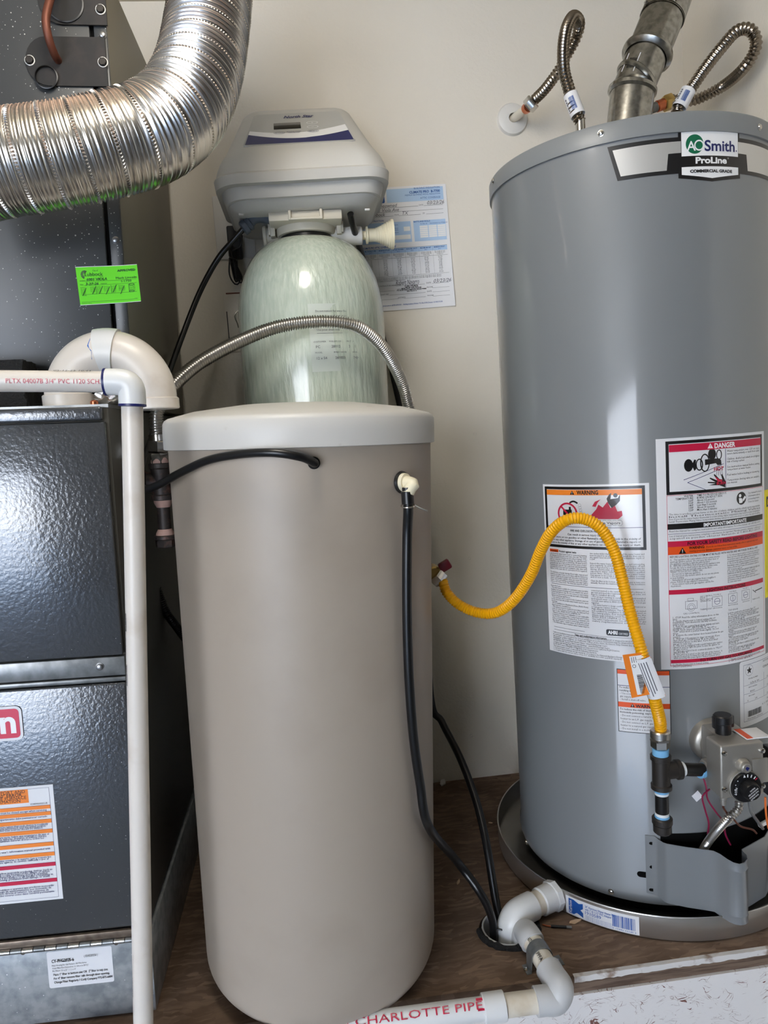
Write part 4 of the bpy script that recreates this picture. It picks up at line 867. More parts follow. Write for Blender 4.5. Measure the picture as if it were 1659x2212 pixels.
cv.text('1910589', .038, .0150, .0085, 'print_blue', width=pw*.22)
for k in range(4): cv.text('suitable for gas or electric water heaters indoors', .038, .0115-.0024*k, .0024, 'print_blue', width=pw*.38, res=1)
cv.barcode(pw*.66, .009, pw*.95, .031, 'print_blue', seed=12); cv.text('0 19442 02145 3', pw*.66, .0045, .0042, 'print_blue', width=pw*.30, res=1)
cv.build(o)
# pan drain adapter and elbow into the floor hole
pd = thing('pan_drain_fitting', 'white plastic drain elbow from the pan down into the floor hole', 'pipe fitting', (HC.x+.01, HC.y+.02, 0))
w0 = pa(1196, 1905); w0.z = .027; out = V((w0.x-HX, w0.y-HY, 0)).normalized()
k1 = onZ(1125, 1965, .030); dirn = V((k1.x-w0.x, k1.y-w0.y, 0)).normalized()
part('adapter_flange', MB().hexnut(w0+dirn*-.004, w0+dirn*.010, .0275, 8), M['pvc_white'], pd); part('adapter_body', MB().rod(w0+dirn*.008, w0+dirn*.036, .0245, 28, .002), M['pvc_white'], pd)
part('pipe_piece', MB().rod(w0+dirn*.030, w0+dirn*.062, .0212, 28), M['pvc_cream'], pd)
e0 = w0+dirn*.052
pts, L = smooth_path([e0, e0+dirn*.020, e0+dirn*.038+V((0, 0, -.003)), e0+dirn*.050+V((0, 0, -.016)), e0+dirn*.052+V((0, 0, -.034)), e0+dirn*.052+V((0, 0, -.075))], .004)
part('elbow', MB().sweep(pts, [.0245]*len(pts), 28), M['pvc_white'], pd)

# ================================================================ water softener (resin tank and control head)
TX, TY, TR = -0.930, -0.168, 0.153
ws = thing('water_softener', 'pale green wrapped resin tank with a grey control head against the wall', 'water softener', (TX-.012, TY, 0))
lean = V((.011, 0, 1)).normalized()
tb = V((TX-.011, TY, 0))
prof = [(0, .012), (.06, .010), (.10, .012), (TR, .06), (TR, 1.140)]
for k in range(1, 13):
    t = PI/2*k/13; prof.append((.052+(TR-.052)*math.cos(t)**.92, 1.140+.162*math.sin(t)))
prof += [(.052, 1.3035)]
m = MB(); m.lathe(prof, tb, lean, 96); part('resin_tank', m, M['resin_green'], ws)
m = MB(); m.lathe([(.10, 0), (.135, 0), (.157, .01), (.1555, .06), (.1535, .06)], tb, (0, 0, 1), 48); part('tank_foot', m, M['black_plastic'], ws)
top = tb+lean*1.3035; NX, NY = top.x, top.y
m = MB(); m.lathe([(.0535, -.006), (.0560, -.003), (.0560, .005), (.0535, .008), (.050, .008)], top, lean, 48); part('neck_ring', m, M['black_rubber'], ws)
# label under the wrap
tm = lambda u, v, h: V((NX-.006+(TR+.0006+h)*math.cos(-1.60+u/TR), NY+(TR+.0006+h)*math.sin(-1.60+u/TR), 1.022+v))
lb = part('tank_label', sheet(tm, 0, 0, .115, .128, .0003), M['film_label'], ws, 'faint printed label under the clear wrap'); cv = Canvas(tm, .006)
for k in range(4): cv.text(('Do not remove for water flow controlling', 'equipment used, damage to your equipment', 'for media and tank used, see manual below', 'Use your drain only')[k], .014, .112-.009*k-(.008 if k == 3 else 0), .0058, 'print_grey', width=.088 if k < 3 else .045, res=1)
cv.rect(.014, .072, .104, .0726, 'print_grey'); cv.rect(.112, .074, .1126, .12, 'print_grey')
for u, a, b in ((.006, 'CUSTOMER', 'PC'), (.036, 'MODEL DATE CODE', '28112'), (.072, 'PRCT', '3'), (.086, 'MIN', '1'), (.100, 'PRC', '1')): cv.text(a, u, .0550, .0042, 'print_grey', res=1, width=.010 if len(a) < 5 else .024); cv.text(b, u+.004, .0445, .0072, 'print_grey')
for u, a, b in ((.008, 'MODEL', '12 x 54'), (.044, 'BUILD ORDER', '261023'), (.083, 'SERIAL', '7404475')): cv.text(a, u, .0345, .0042, 'print_grey', res=1); cv.text(b, u+.002, .0230, .0070, 'print_grey')
cv.build(lb)
# valve body
vb = V((NX, NY, top.z+.008))
m = MB(); m.lathe([(.048, 0), (.060, .001), (.0625, .005), (.0625, .020), (.058, .025), (.050, .027), (.048, .034), (.052, .044), (.060, .052), (.060, .075), (.0, .075)], vb, (0, 0, 1), 64)
m.box((NX, NY-.060, vb.z+.0245), (.060, .034, .017), .003)
m.box((NX, NY-.030, vb.z+.0245), (.146, .090, .019), .003); m.lathe([(.040, 0), (.056, .004), (.058, .018), (.048, .022)], vb+V((0, -.016, .024)), (0, 0, 1), 40)
vbod = part('valve_body', m, M['valve_cream'], ws, 'cream plastic valve body')
for s in (-1, 1):
    m = MB(); m.box((NX+s*.068, NY-.018, vb.z+.012), (.010, .022, .026), .0015); m.box((NX+s*.0745, NY-.018, vb.z+.014), (.005, .016, .022), .0012); m.box((NX+s*.062, NY-.022, vb.z+.0335), (.018, .010, .006), .0015)
    part('clamp_clip', m, M['valve_cream'], ws)
m = MB()
for s in (-1, 1): m.box((NX+s*.031, NY-.080, vb.z+.024), (.006, .008, .020), .002)
m.box((NX, NY-.080, vb.z+.0165), (.062, .008, .005), .002); part('valve_bracket', m, M['valve_cream'], ws)
# left port and right port
m = MB(); m.rod((NX-.045, NY+.01, vb.z+.010), (NX-.084, NY+.01, vb.z+.010), .017, 24, .002); m.lathe([(.017, 0), (.021, .001), (.021, .006), (.017, .008)], (NX-.082, NY+.01, vb.z+.010), (-1, 0, 0), 24); part('port', m, M['valve_cream'], ws)
yr = NY+.0; zr = onY(800, 508, yr).z
m = MB(); m.rod((NX+.03, yr, zr), (onY(782, 508, yr).x, yr, zr), .0185, 24, .002); part('port', m, M['white_plastic'], ws)
x0 = onY(776, 508, yr).x; x1 = onY(849, 508, yr).x; L = x1-x0
pf = [(0, 0), (.009, 0), (.009, L*.18), (.0175, L*.20), (.0175, L*.25), (.0135, L*.26), (.0135, L*.48)]
for k in range(7):
    t = k/7; r = .0135+(.0290-.0135)*t**1.2; pf += [(r, L*(.48+.44*t)), (r+.0012, L*(.48+.44*t+.012)), (r+.0010, L*(.48+.44*(t+.11)))]
pf += [(.0300, L*.93), (.0305, L), (.026, L), (.006, L*.8), (0, L*.8)]
m = MB(); m.lathe(pf, (x0, yr, zr), (1, 0, 0), 36); part('stepped_cone', m, M['ivory'], ws, 'ivory ribbed drain cone')
# grey elbow fitting at the left of the valve
q0 = V((NX-.050, NY-.035, onY(590, 478, NY-.035).z)); q1 = onY(556, 470, NY-.04); q2 = onY(532, 489, NY-.04)
m = MB(); m.sweep(smooth_path([q0, q1, q2], .004)[0], [.0105]*len(smooth_path([q0, q1, q2], .004)[0]), 18); part('elbow_fitting', m, M['valve_slate'], ws, 'slate grey push-fit elbow')
dq = (q2-q1).normalized(); m = MB(); m.lathe([(.0105, -.012), (.0135, -.010), (.0135, -.005), (.0115, -.004), (.0115, -.002), (.0145, -.001), (.0145, .008), (.012, .010), (.006, .010)], q2, dq, 24); part('push_collar', m, M['valve_slate'], ws)
BRINE0 = q2+dq*.006
# control head
def rr_ring(z, yf, yb, hw, r, cx, tilt=-.024, n=10):
    z += .006; pts = []; r = min(r, hw*.95, (yb-yf)*.49)
    for (sx, sy, a) in ((1, -1, -90), (1, 1, 0), (-1, 1, 90), (-1, -1, 180)):
        X0 = sx*(hw-r); Y0 = (yf+r) if sy < 0 else (yb-r)
        for k in range(n+1):
            t = math.radians(a+90*k/n); x = X0+r*math.cos(t); pts.append(V((cx+x, Y0+r*math.sin(t), z-x*tilt)))
    return pts
CX = -.927
sec = [(1.3385, -.225, -.06, .115, .03), (1.3385, -.250, -.055, .128, .035), (1.3400, -.2575, -.050, .134, .04), (1.3540, -.2740, -.042, .149, .045), (1.3550, -.2745, -.042, .149, .045), (1.3555, -.2800, -.040, .1535, .045), (1.3700, -.2860, -.036, .158, .045), (1.3770, -.2875, -.035, .159, .045)]
m = MB(); m.loft([rr_ring(*s, CX) for s in sec]); part('head_tray', m, M['head_grey'], ws)
sec = [(1.3765, -.290, -.032, .164, .048), (1.3775, -.300, -.030, .169, .05), (1.3950, -.3030, -.030, .171, .05), (1.3980, -.3005, -.030, .170, .05), (1.3995, -.2980, -.031, .168, .05), (1.415, -.295, -.032, .165, .055), (1.432, -.288, -.033, .160, .06), (1.446, -.277, -.034, .155, .065), (1.4555, -.2655, -.035, .151, .065), (1.4800, -.2390, -.037, .143, .06), (1.5200, -.1957, -.040, .131, .055), (1.5500, -.1632, -.044, .122, .05), (1.5690, -.1426, -.046, .116, .045), (1.5780, -.1280, -.049, .110, .04), (1.5830, -.1120, -.054, .102, .03), (1.5845, -.10, -.060, .09, .02)]
m = MB(); m.loft([rr_ring(*s, CX) for s in sec]); hood = part('head_cover', m, M['head_grey'], ws)
# sloped panel: origin bottom centre, ey up the slope
pb0 = V((CX, -.2640, 1.4630)); sl = V((0, .1229, .1135)).normalized(); exh = V((1, 0, .024)).normalized()
pm = planar(pb0, exh, sl); PL = .150; b_, t_ = .108, .087
def hwid(v): return b_+(t_-b_)*v/PL
m = MB(); out = [(-b_, .004), (-b_+.006, 0), (b_-.006, 0), (b_, .004), (t_+.001, PL-.006), (t_-.006, PL), (-t_+.006, PL), (-t_-.001, PL-.006)]
m.prism([pm(u, v, -.004) for u, v in out], pm(0, 0, .0012)-pm(0, 0, -.004)); pnl = part('display_panel', m, M['head_panel'], ws)
cv = Canvas(pm, 0, .0014)
N = 16
def vlow(t): return .060-.062*math.sin(min(1, t*1.12)*PI*.80)**1.2*.62+(.018*(t-.6)/.4 if t > .6 else 0)+.0
lo = []; hi = []; hi2 = []
for k in range(N+1):
    t = k/N; dip = math.sin(PI*(t*.92+.04))
    v1 = .053-.030*dip*(1 if t < .62 else .96); v2 = .070-.026*dip+(.012*t)
    lo.append(t); hi.append(v1); hi2.append(v2)
def uu(t, v): w_ = hwid(v)-.0025; return -w_+2*w_*t
cv.poly([(uu(t, .003), .003) for t in lo]+[(uu(t, v), v) for t, v in list(zip(lo, hi))[::-1]], 'print_navy', 1)
cv.poly([(uu(t, v), v) for t, v in zip(lo, hi)]+[(uu(t, v), v) for t, v in list(zip(lo, hi2))[::-1]], 'print_white', 1)
cv.text('North Star', .003, .123, .0175, 'print_navy', 'C', .03, .35, width=.062)
for dy in (0, -.021): cv.ring(.029, .0945+dy, .0115, .0012, 'print_white', 2, ry=.0070)
cv.rect(.0265, .0939, .0315, .0951, 'print_white', 2); cv.rect(.0284, .092, .0296, .097, 'print_white', 2); cv.rect(.0265, .0729, .0315, .0741, 'print_white', 2)
cv.ring(-.038, .0505, .0110, .0006, 'print_navy', 3, ry=.0060); cv.text('RECHARGE', -.038, .0490, .0042, 'print_navy', 'C', .02, width=.0165); cv.ring(.029, .0515, .0110, .0006, 'print_navy', 3, ry=.0060); cv.text('SELECT', .029, .0495, .0052, 'print_navy', 'C', .03, width=.0165)
cv.text('RECHARGE TONIGHT', -.009, .0530, .0040, 'print_navy', 'C', .02, width=.029); cv.text('(PRESS AND HOLD)', -.009, .0480, .0040, 'print_navy', 'C', .02, width=.022)
cv.build(pnl)
m = MB(); c_ = pm(-.0215, .085, .0); m.box(c_, (.055, .031, .004), .0015, (exh, sl, exh.cross(sl))); part('display_window', m, M['mirror_lcd'], ws, 'dark LCD window')
for x, y in ((521, 461), (793, 449)):
    p = onY(x, y, -.240); m = MB(); m.box((p.x, -.240, 1.3425), (.010, .006, .004), .0008); part('latch_tab', m, M['white_plastic'], ws)

# ================================================================ brine tank
BXb, BXt, BY = -1.000, -0.966, -0.552
RB, RTP, RL = .196, .2085, .2145
bt = thing('brine_tank', 'tall beige round brine tank with a pale grey lid in front of the softener', 'brine tank', (BXb, BY, 0))
bax = V((BXt-BXb, 0, .90)).normalized(); bo = V((BXb, BY, 0))
prof = [(0, .004), (.12, .001), (.150, 0)]
for k in range(1, 11): t = PI/2*k/10; prof.append((.150+(RB-.150)*math.sin(t), .052*(1-math.cos(t))))
for k in range(1, 9): prof.append((RB+(RTP-RB)*k/8, .052+(.900-.052)*k/8))
m = MB(); m.lathe(prof, bo, bax, 128); part('tank_body', m, M['tank_beige'], bt)
lidp = [(RL-.003, .886), (RL, .887), (RL+.0005, .908), (RL, .925), (RL-.003, .9305), (RL-.008, .9335), (.17, .9430), (.10, .9520), (0, .9560)]
m = MB(); m.lathe(lidp, bo, bax, 128); part('lid', m, M['lid_grey'], bt)
# overflow elbow
def bsurf(x, y, off=0.0):
    p = onC(x, y, BXb+(BXt-BXb)*.92, BY, RTP-.001+off); n = V((p.x-(BXb+(BXt-BXb)*.92), p.y-BY, 0)).normalized(); return p, n
p, n = bsurf(866, 1042)
m = MB(); m.lathe([(.0, 0), (.0155, 0), (.0165, .002), (.0155, .005), (0, .005)], p, n, 28); part('gasket', m, M['black_rubber'], bt)
m = MB(); m.lathe([(0, .004), (.0135, .004), (.0135, .008), (.0125, .010), (0, .010)], p, n, 28); part('flange', m, M['ivory'], bt)
k0 = p+n*.006; k1 = p+n*.023; k2 = onC(880, 1068, BXt-.002, BY, RTP+.016)
pts = smooth_path([k0, p+n*.014, k1+V((0, 0, -.003)), k1.lerp(k2, .45), k2], .003)[0]; m = MB(); m.sweep(pts, [.0088]*len(pts), 20); part('overflow_elbow', m, M['ivory'], bt, 'ivory overflow elbow')
# small dark grommet where the brine line enters
g, gn = bsurf(678, 1000); m = MB(); m.lathe([(0, 0), (.0085, 0), (.0085, .0012), (0, .0012)], g, gn, 20); part('grommet', m, M['black_rubber'], bt)

# ================================================================ black hoses
ov = thing('overflow_hose', 'black rubber overflow hose hanging down the front of the brine tank', 'hose', tuple(k2))
def onB(x, y, off):
    v = ray(x, y).normalized(); z = .45
    for _ in range(6):
        f = z/.9; cx = BXb+(BXt-BXb)*f; R = RB+(RTP-RB)*max(0, min(1, (z-.052)/.81))+off; q = onC(x, y, cx, BY, R); z = q.z
    return q
hp0 = k2+V((0, 0, .010)); path = [hp0, k2+V((0, 0, -.02))]
for x, y, o in ((880, 1150, .012), (879, 1250, .010), (880, 1360, .009), (884, 1470, .009), (893, 1590, .009), (907, 1690, .010), (926, 1785, .012)): path.append(onB(x, y, o))
path += [onZ(985, 1858, .14), onZ(1035, 1925, .085), onZ(1062, 1982, .035), V((HC.x-.028, HC.y-.006, -.03)), V((HC.x-.026, HC.y-.006, -.16))]
part('tube', hose(path, .0072, seg=16), M['black_rubber'], ov)
m = MB(); m.lathe([(.0072, 0), (.0090, .001), (.0090, .018), (.0072, .019)], k2+V((0, 0, -.014)), (0, 0, 1), 20); part('hose_cuff', m, M['black_rubber'], ov)
cl = k2+V((0, 0, -.016)); m = MB()
ring = [cl+V((.0098*math.cos(t), .0098*math.sin(t), .002*math.sin(t))) for t in [2*PI*k/20 for k in range(21)]]; m.sweep(ring, [.0011]*21, 8, False); m.sweep([cl+V((.009, -.004, 0)), cl+V((.016, -.008, -.004)), cl+V((.026, -.010, -.009))], [.0012, .0012, .0010], 8); part('wire_clamp', m, M['chrome'], ov)
dr = solo('drain_hose', hose([V((-.735, -.10, .86)), V((-.725, -.12, .75)), V((-.72, -.17, .62)), onY(930, 1500, -.27), onY(955, 1560, -.29), onY(995, 1640, -.36), onY(1030, 1735, -.43), onY(1052, 1830, -.49), onY(1068, 1930, -.530), onY(1078, 1992, -.545), V((HC.x-.022, HC.y+.014, -.03)), V((HC.x-.020, HC.y+.014, -.16))], .0076, seg=16), M['black_rubber'], 'black drain hose running from behind the tank into the floor hole', 'hose')
solo('valve_drain_tube', hose(pixpath([(757, 462, -.235), (766, 500, -.19), (790, 580, -.015), (825, 720, -.014), (846, 800, -.016), (866, 890, -.018), (880, 960, -.02)]), .0068, seg=14), M['black_rubber'], 'black tube hanging behind the resin tank beside the paper form', 'hose')
br = solo('brine_line', hose([BRINE0]+pixpath([(505, 518, -.20), (470, 560, -.185), (432, 630, -.18), (396, 720, -.20), (362, 815, -.25), (335, 905, -.31), (316, 970, -.40), (300, 1030, -.545), (312, 1056, -.625), (345, 1046, -.665), (390, 1021, -.70), (450, 994, -.735), (520, 981, -.765), (590, 978, -.785), (645, 986, -.785), (668, 994, -.775)])+[g+gn*.012, g-gn*.006], .0058, seg=14), M['black_rubber'], 'thin black brine line looping from the valve into the brine tank front', 'hose')
zt_ = thing('cable_tie', 'black cable tie joining the two hoses at the floor hole', 'cable tie', tuple(onY(1090, 1998, -.56)))
a = onZ(1080, 2000, .012); b = onZ(1118, 1990, .012)
part('strap', hose([a+V((-.010, -.006, 0)), a+V((0, -.012, .001)), a.lerp(b, .5)+V((0, -.010, .001)), b], .0016, seg=8), M['black_plastic'], zt_); part('strap_end', hose([a+V((.0, -.012, -.006)), a.lerp(b, .5)+V((0, -.012, -.004)), b+V((0, 0, -.004))], .0014, seg=8), M['black_plastic'], zt_)

# ================================================================ outlet, power adapter, wall patch, paper form
o0 = onY(470, 436, 0); o1 = onY(543, 548, 0); oc = (o0+o1)/2; ow, oh = .089, .140
ol = thing('electrical_outlet', 'oversized white duplex outlet plate on the wall beside the softener', 'electrical outlet', (oc.x, 0, oc.z-oh/2))
m = MB(); m.box((oc.x, -.0035, oc.z), (ow, .007, oh), .0028, seg=3); part('cover_plate', m, M['white_plastic'], ol)
for s in (1, -1):
    zc = oc.z+s*.0195+.004
    m = MB(); m.lathe([(0, .0075), (.0165, .0075), (.0172, .006)], (oc.x, 0, zc), (0, -1, 0), 28); f = part('receptacle', m, M['white_plastic'], ol)
    q = MB(); q.box((oc.x-.0062, -.0076, zc+.0035), (.0016, .001, .0085)); part('slot', q, M['cavity'], f)
    q = MB(); q.box((oc.x+.0062, -.0076, zc+.0035), (.0016, .001, .0070)); part('slot', q, M['cavity'], f)
    q = MB(); q.lathe([(0, .0082), (.0024, .0082), (.0024, .007)], (oc.x, 0, zc-.0080), (0, -1, 0), 12); part('ground_hole', q, M['cavity'], f)
ap = thing('power_adapter', 'black plug-in power adapter with a bundled cord in the outlet', 'power adapter', (oc.x+.003, -.02, oc.z-.07))
a0 = onY(488, 487, -.036); a1 = onY(524, 555, -.036)
m = MB(); m.box(((a0.x+a1.x)/2, -.0225, (a0.z+a1.z)/2), (a1.x-a0.x, .029, a0.z-a1.z), .004, seg=3); part('adapter_body', m, M['adapter_black'], ap)
cb = []
for k in range(9):
    r = random.Random(k); j = lambda s=.004: r.uniform(-s, s)
    top_ = onY(500+r.uniform(-7, 7), 530+r.uniform(0, 6), -.048); bot = onY(514+r.uniform(-8, 6), 605+r.uniform(-6, 4), -.05)
    mid_ = onY(503+r.uniform(-5, 5), 566, -.056+j())
    cb.append(hose([top_, mid_, bot, bot+V((.006, .004, .004)), mid_+V((.004+j(.002), .008, 0)), top_+V((.005, .004, 0))], .0019, seg=8))
m = MB()
for c in cb: m.add(c.v, c.f, True)
part('cord_bundle', m, M['black_rubber'], ap, 'loops of folded thin black cord', 'stuff')
part('cord', hose(pixpath([(522, 470, -.10), (523, 500, -.065), (520, 532, -.052), (500, 545, -.052), (495, 580, -.05), (498, 600, -.05), (508, 614, -.05), (516, 612, -.048), (520, 600, -.045)]), .0018, seg=8), M['black_rubber'], ap)
m = MB(); c_ = onY(503, 560, -.055); m.lathe([(.0085, -.002), (.0095, 0), (.0085, .002)], c_, (0.25, 0, 1), 16); part('twist_tie', m, M['black_plastic'], ap)
# unpainted blank box cover below the outlet
b0 = onY(487, 632, 0); b1 = onY(540, 765, 0)
bc = thing('box_cover', 'unpainted patched blank box cover on the wall below the outlet', 'box cover', ((b0.x+b1.x)/2, 0, b1.z))
m = MB(); m.box(((b0.x+b1.x)/2+.004, -.002, (b0.z+b1.z)/2), (.062, .004, .130), .001); part('plate', m, M['wall_paint'], bc)
m = MB(); m.box((b0.x-.0005, -.0025, (b0.z+b1.z)/2-.015), (.0022, .005, .085)); part('gap_strip', m, M['black_iron'], bc); m = MB(); m.box((b0.x+.018, -.0035, b0.z-.003), (.034, .003, .0024)); part('rusty_edge', m, M['copper_old'], bc)  # thin black strip along the plate's left edge, brown strip along its top
solo('bent_wire', hose(pixpath([(517, 671, -.008), (509, 676, -.010), (507, 686, -.010), (512, 697, -.008), (515, 708, -.006)]), .0014, seg=8), M['chrome'], 'small bent metal wire sticking out beside the resin tank', 'wire')

# paper form taped to the wall
pr_ = onY(963.7, 416.6, 0); pq = onY(983, 660.6, 0)
ey = (pr_-pq).normalized(); ex = V((ey.z, 0, -ey.x)); PW, PH = .2159, .2794
po = V((pq.x, 0, pq.z))-ex*PW
def pmap(u, v, h):
    cu = .0016+.006*max(0, (u/PW-.75)*4)**2*(1-v/PH)*.5; return po+ex*u+ey*v+V((0, -cu-h, 0))
m = MB(); vs = []; fs = []; nu, nv = 16, 8
for th in (0, .0004):
    for i in range(nu+1):
        for j in range(nv+1): vs.append(pmap(PW*i/nu, PH*j/nv, th))
K = (nu+1)*(nv+1)
for i in range(nu):
    for j in range(nv):
        a = i*(nv+1)+j; b = a+nv+1; fs += [(a+K, b+K, b+K+1, a+K+1), (a, a+1, b+1, b)]
m.add(vs, fs); 
for seq in ([i*(nv+1) for i in range(nu+1)], [i*(nv+1)+nv for i in range(nu+1)], list(range(nv+1)), [nu*(nv+1)+j for j in range(nv+1)]):
    for a, b in zip(seq, seq[1:]): m.f.append((a, b, b+K, a+K)); m.sm.append(True)
pf_ = solo('paper_form', m, M['paper_white'], 'white printed insulation form with blue header taped to the wall', 'paper')
cv = Canvas(lambda u, v, h: pmap(u, v, h), .012, .0006)
X = lambda u: PW*u
Z = lambda v: PH*(1-v)
cv.rrect(X(.04), Z(.125), X(.32), Z(.022), .003, 'print_blue'); cv.text('Manville', X(.14), Z(.062), .010, 'print_white', bold=.03, width=X(.15)); cv.text('Building Insulation', X(.14), Z(.082), .004, 'print_white', width=X(.15))
cv.rect(X(.345), Z(.125), X(.965), Z(.018), 'print_sky')
cv.text('BUILDING INSULATION', X(.93), Z(.030), .0058, 'print_blue', 'R'); cv.text('CLIMATE PRO  B-7700', X(.93), Z(.062), .0075, 'print_blue', 'R', .03); cv.text('PREMIUM BLOWING WOOL INSULATION', X(.93), Z(.080), .0045, 'print_blue', 'R'); cv.text('ATTIC COVERAGE', X(.93), Z(.110), .0058, 'print_blue', 'R')
for v, segs in ((.165, ((.08, .68), (.74, .95))), (.200, ((.08, .95),)), (.233, ((.08, .40), (.46, .70), (.76, .95)))):
    for a, b in segs: cv.rect(X(a), Z(v+.001), X(b), Z(v-.001), 'print_grey')
cv.text('Homeowned', X(.19), Z(.160), .0105, 'print_grey', shear=.3); cv.text('03/23/26', X(.78), Z(.158), .0115, 'print_grey', shear=.3); cv.text('6001 Viola Ave', X(.17), Z(.196), .0105, 'print_grey', shear=.3); cv.text('Lubbock', X(.14), Z(.229), .0105, 'print_grey', shear=.3); cv.text('TX', X(.50), Z(.229), .011, 'print_grey', shear=.3)
for t, u, v in (('BUILDER', .06, .163), ('DATE', .69, .163), ('ADDRESS', .06, .198), ('CITY', .06, .231), ('STATE', .41, .231), ('ZIP', .72, .231)): cv.text(t, X(u), Z(v), .004, 'print_grey', res=1)
cv.text('ROOF CONSTRUCTION', X(.04), Z(.272), .005, 'print_blue', bold=.02)
cv.rect(X(.04), Z(.45), X(.58), Z(.282), 'print_sky'); cv.rect(X(.50), Z(.36), X(.57), Z(.325), 'print_white', 2); cv.rect(X(.20), Z(.425), X(.57), Z(.39), 'print_white', 2)
for v in (.310, .338, .352, .372): cv.text('installed settled thickness', X(.24), Z(v), .0046, 'print_blue', res=1, width=X(.2))
cv.rect(X(.61), Z(.45), X(.965), Z(.282), 'print_sky')
for i in range(3):
    for j in range(6): cv.rect(X(.675+.098*i), Z(.340+.0165*j), X(.765+.098*i), Z(.3255+.0165*j), 'print_white', 2)
cv.text('BATTS AND ROLLS', X(.615), Z(.296), .0046, 'print_blue', bold=.02)
for i, t in enumerate(('R-VALUE', 'THICKNESS', 'SQ FT/BAGS')): cv.text(t, X(.69+.098*i), Z(.316), .0040, 'print_blue', res=1)
cv.text('CLIMATE PRO ATTIC COVERAGE CHART', X(.04), Z(.487), .0058, 'print_blue', bold=.03, width=X(.36))
cv.rect(X(.04), Z(.532), X(.96), Z(.494), 'print_sky'); cv.rect(X(.04), Z(.495), X(.96), Z(.493), 'print_grey', 2); cv.rect(X(.04), Z(.574), X(.96), Z(.5725), 'print_grey', 2); cv.rect(X(.04), Z(.722), X(.96), Z(.7205), 'print_grey', 2)
heads = (('R-VALUE', 'To obtain'), ('MINIMUM INSTALLED', 'Installed insulation'), ('SETTLED THICKNESS', 'Expected thickness'), ('BAGS PER 1000 FT', 'Minimum number'), ('MAXIMUM NET', 'Contents of this bag'), ('MINIMUM WEIGHT', 'The weight per sq ft'))
rn = random.Random(5)
for i, (a, b) in enumerate(heads):
    u = .115+.152*i; cv.text(a, X(u), Z(.511), .0042, 'print_blue', 'C', .02, width=X(.12), res=1); cv.text('(in.)', X(u), Z(.524), .004, 'print_blue', 'C', res=1)
    for k in range(3): cv.text(b, X(u), Z(.545+.0105*k), .0038, 'print_grey', 'C', width=X(.115 if k < 2 else .07), res=1)
    for k in range(10): cv.text(('%d' % (11+4*k)) if i == 0 else '%.2f' % rn.uniform(1, 30), X(u), Z(.590+.0136*k), .0046, 'print_grey', 'C', res=1)
    if i: cv.rect(X(u-.0765), Z(.722), X(u-.0755), Z(.495), 'print_grey', 2)
for k in range(3): cv.text('stated thickness is based on installation per product specifications and the bag label chart above', X(.07), Z(.738+.0115*k), .0042, 'print_grey', width=X(.80 if k < 2 else .4), res=1)
for v, segs in ((.802, ((.36, .68), (.76, .95))), (.838, ((.08, .34), (.42, .68), (.76, .95))), (.872, ((.28, .68), (.76, .95))), (.907, ((.08, .38), (.44, .68), (.76, .95)))):
    for a, b in segs: cv.rect(X(a), Z(v+.0008), X(b), Z(v-.0008), 'print_grey')
cv.text('INSULATION CONTRACTOR SIGNATURE', X(.04), Z(.800), .0044, 'print_grey', res=1); cv.text('BUILDER SIGNATURE', X(.08), Z(.870), .0044, 'print_grey', res=1)
for t, u, v in (('DATE', .70, .80), ('PHONE', .70, .836), ('DATE', .70, .87), ('PHONE', .70, .905), ('ADDRESS', .37, .836), ('ADDRESS', .37, .905)): cv.text(t, X(u), Z(v), .0044, 'print_grey', res=1)
cv.text('Robert Navarro', X(.36), Z(.795), .0160, 'print_grey', shear=.4, width=X(.26)); cv.text('03/23/26', X(.78), Z(.798), .0120, 'print_grey', shear=.35)
cv.text('GALYEAN', X(.53), Z(.820), .0085, 'print_black', 'C', .02, width=X(.145)); cv.text('BUILDING  SOLUTIONS', X(.53), Z(.832), .0045, 'print_black', 'C', .03); cv.text('PO BOX 1390 LUBBOCK TEXAS 79408', X(.53), Z(.845), .0042, 'print_black', 'C', .02); cv.text('806-762-0113', X(.53), Z(.856), .0042, 'print_black', 'C', .02)
cv.text('Visit our website at www.jm.com or call 800-654-3103  -  Building Insulation Division  P.O. Box 5108 | Denver, CO 80217-5108', X(.06), Z(.962), .0046, 'print_blue', bold=.015, width=X(.80), res=1)
cv.build(pf_)

# ================================================================ furnace stack (slightly out of plumb)
FL = math.radians(1.75)
FXA = V((math.cos(FL), 0, -math.sin(FL))); FZA = V((math.sin(FL), 0, math.cos(FL))); FYA = V((0, 1, 0)); FAX = (FXA, FYA, FZA)
FO = V((-1.2695, -0.635, 0.0))
def F(u, d, z): return FO+FXA*u+FYA*d+FZA*z
def fpix(x, y, d=0.0):
    p = onY(x, y, FO.y+d)-FO; return p.dot(FXA), p.dot(FZA)
def fbox(mb, u0, u1, d0, d1, z0, z1, bev=0.0, seg=2): return mb.box(F((u0+u1)/2, (d0+d1)/2, (z0+z1)/2), (u1-u0, d1-d0, z1-z0), bev, FAX, seg)
FW = .533
def fmap(d): return lambda u, v, h: F(u, d-h, v)
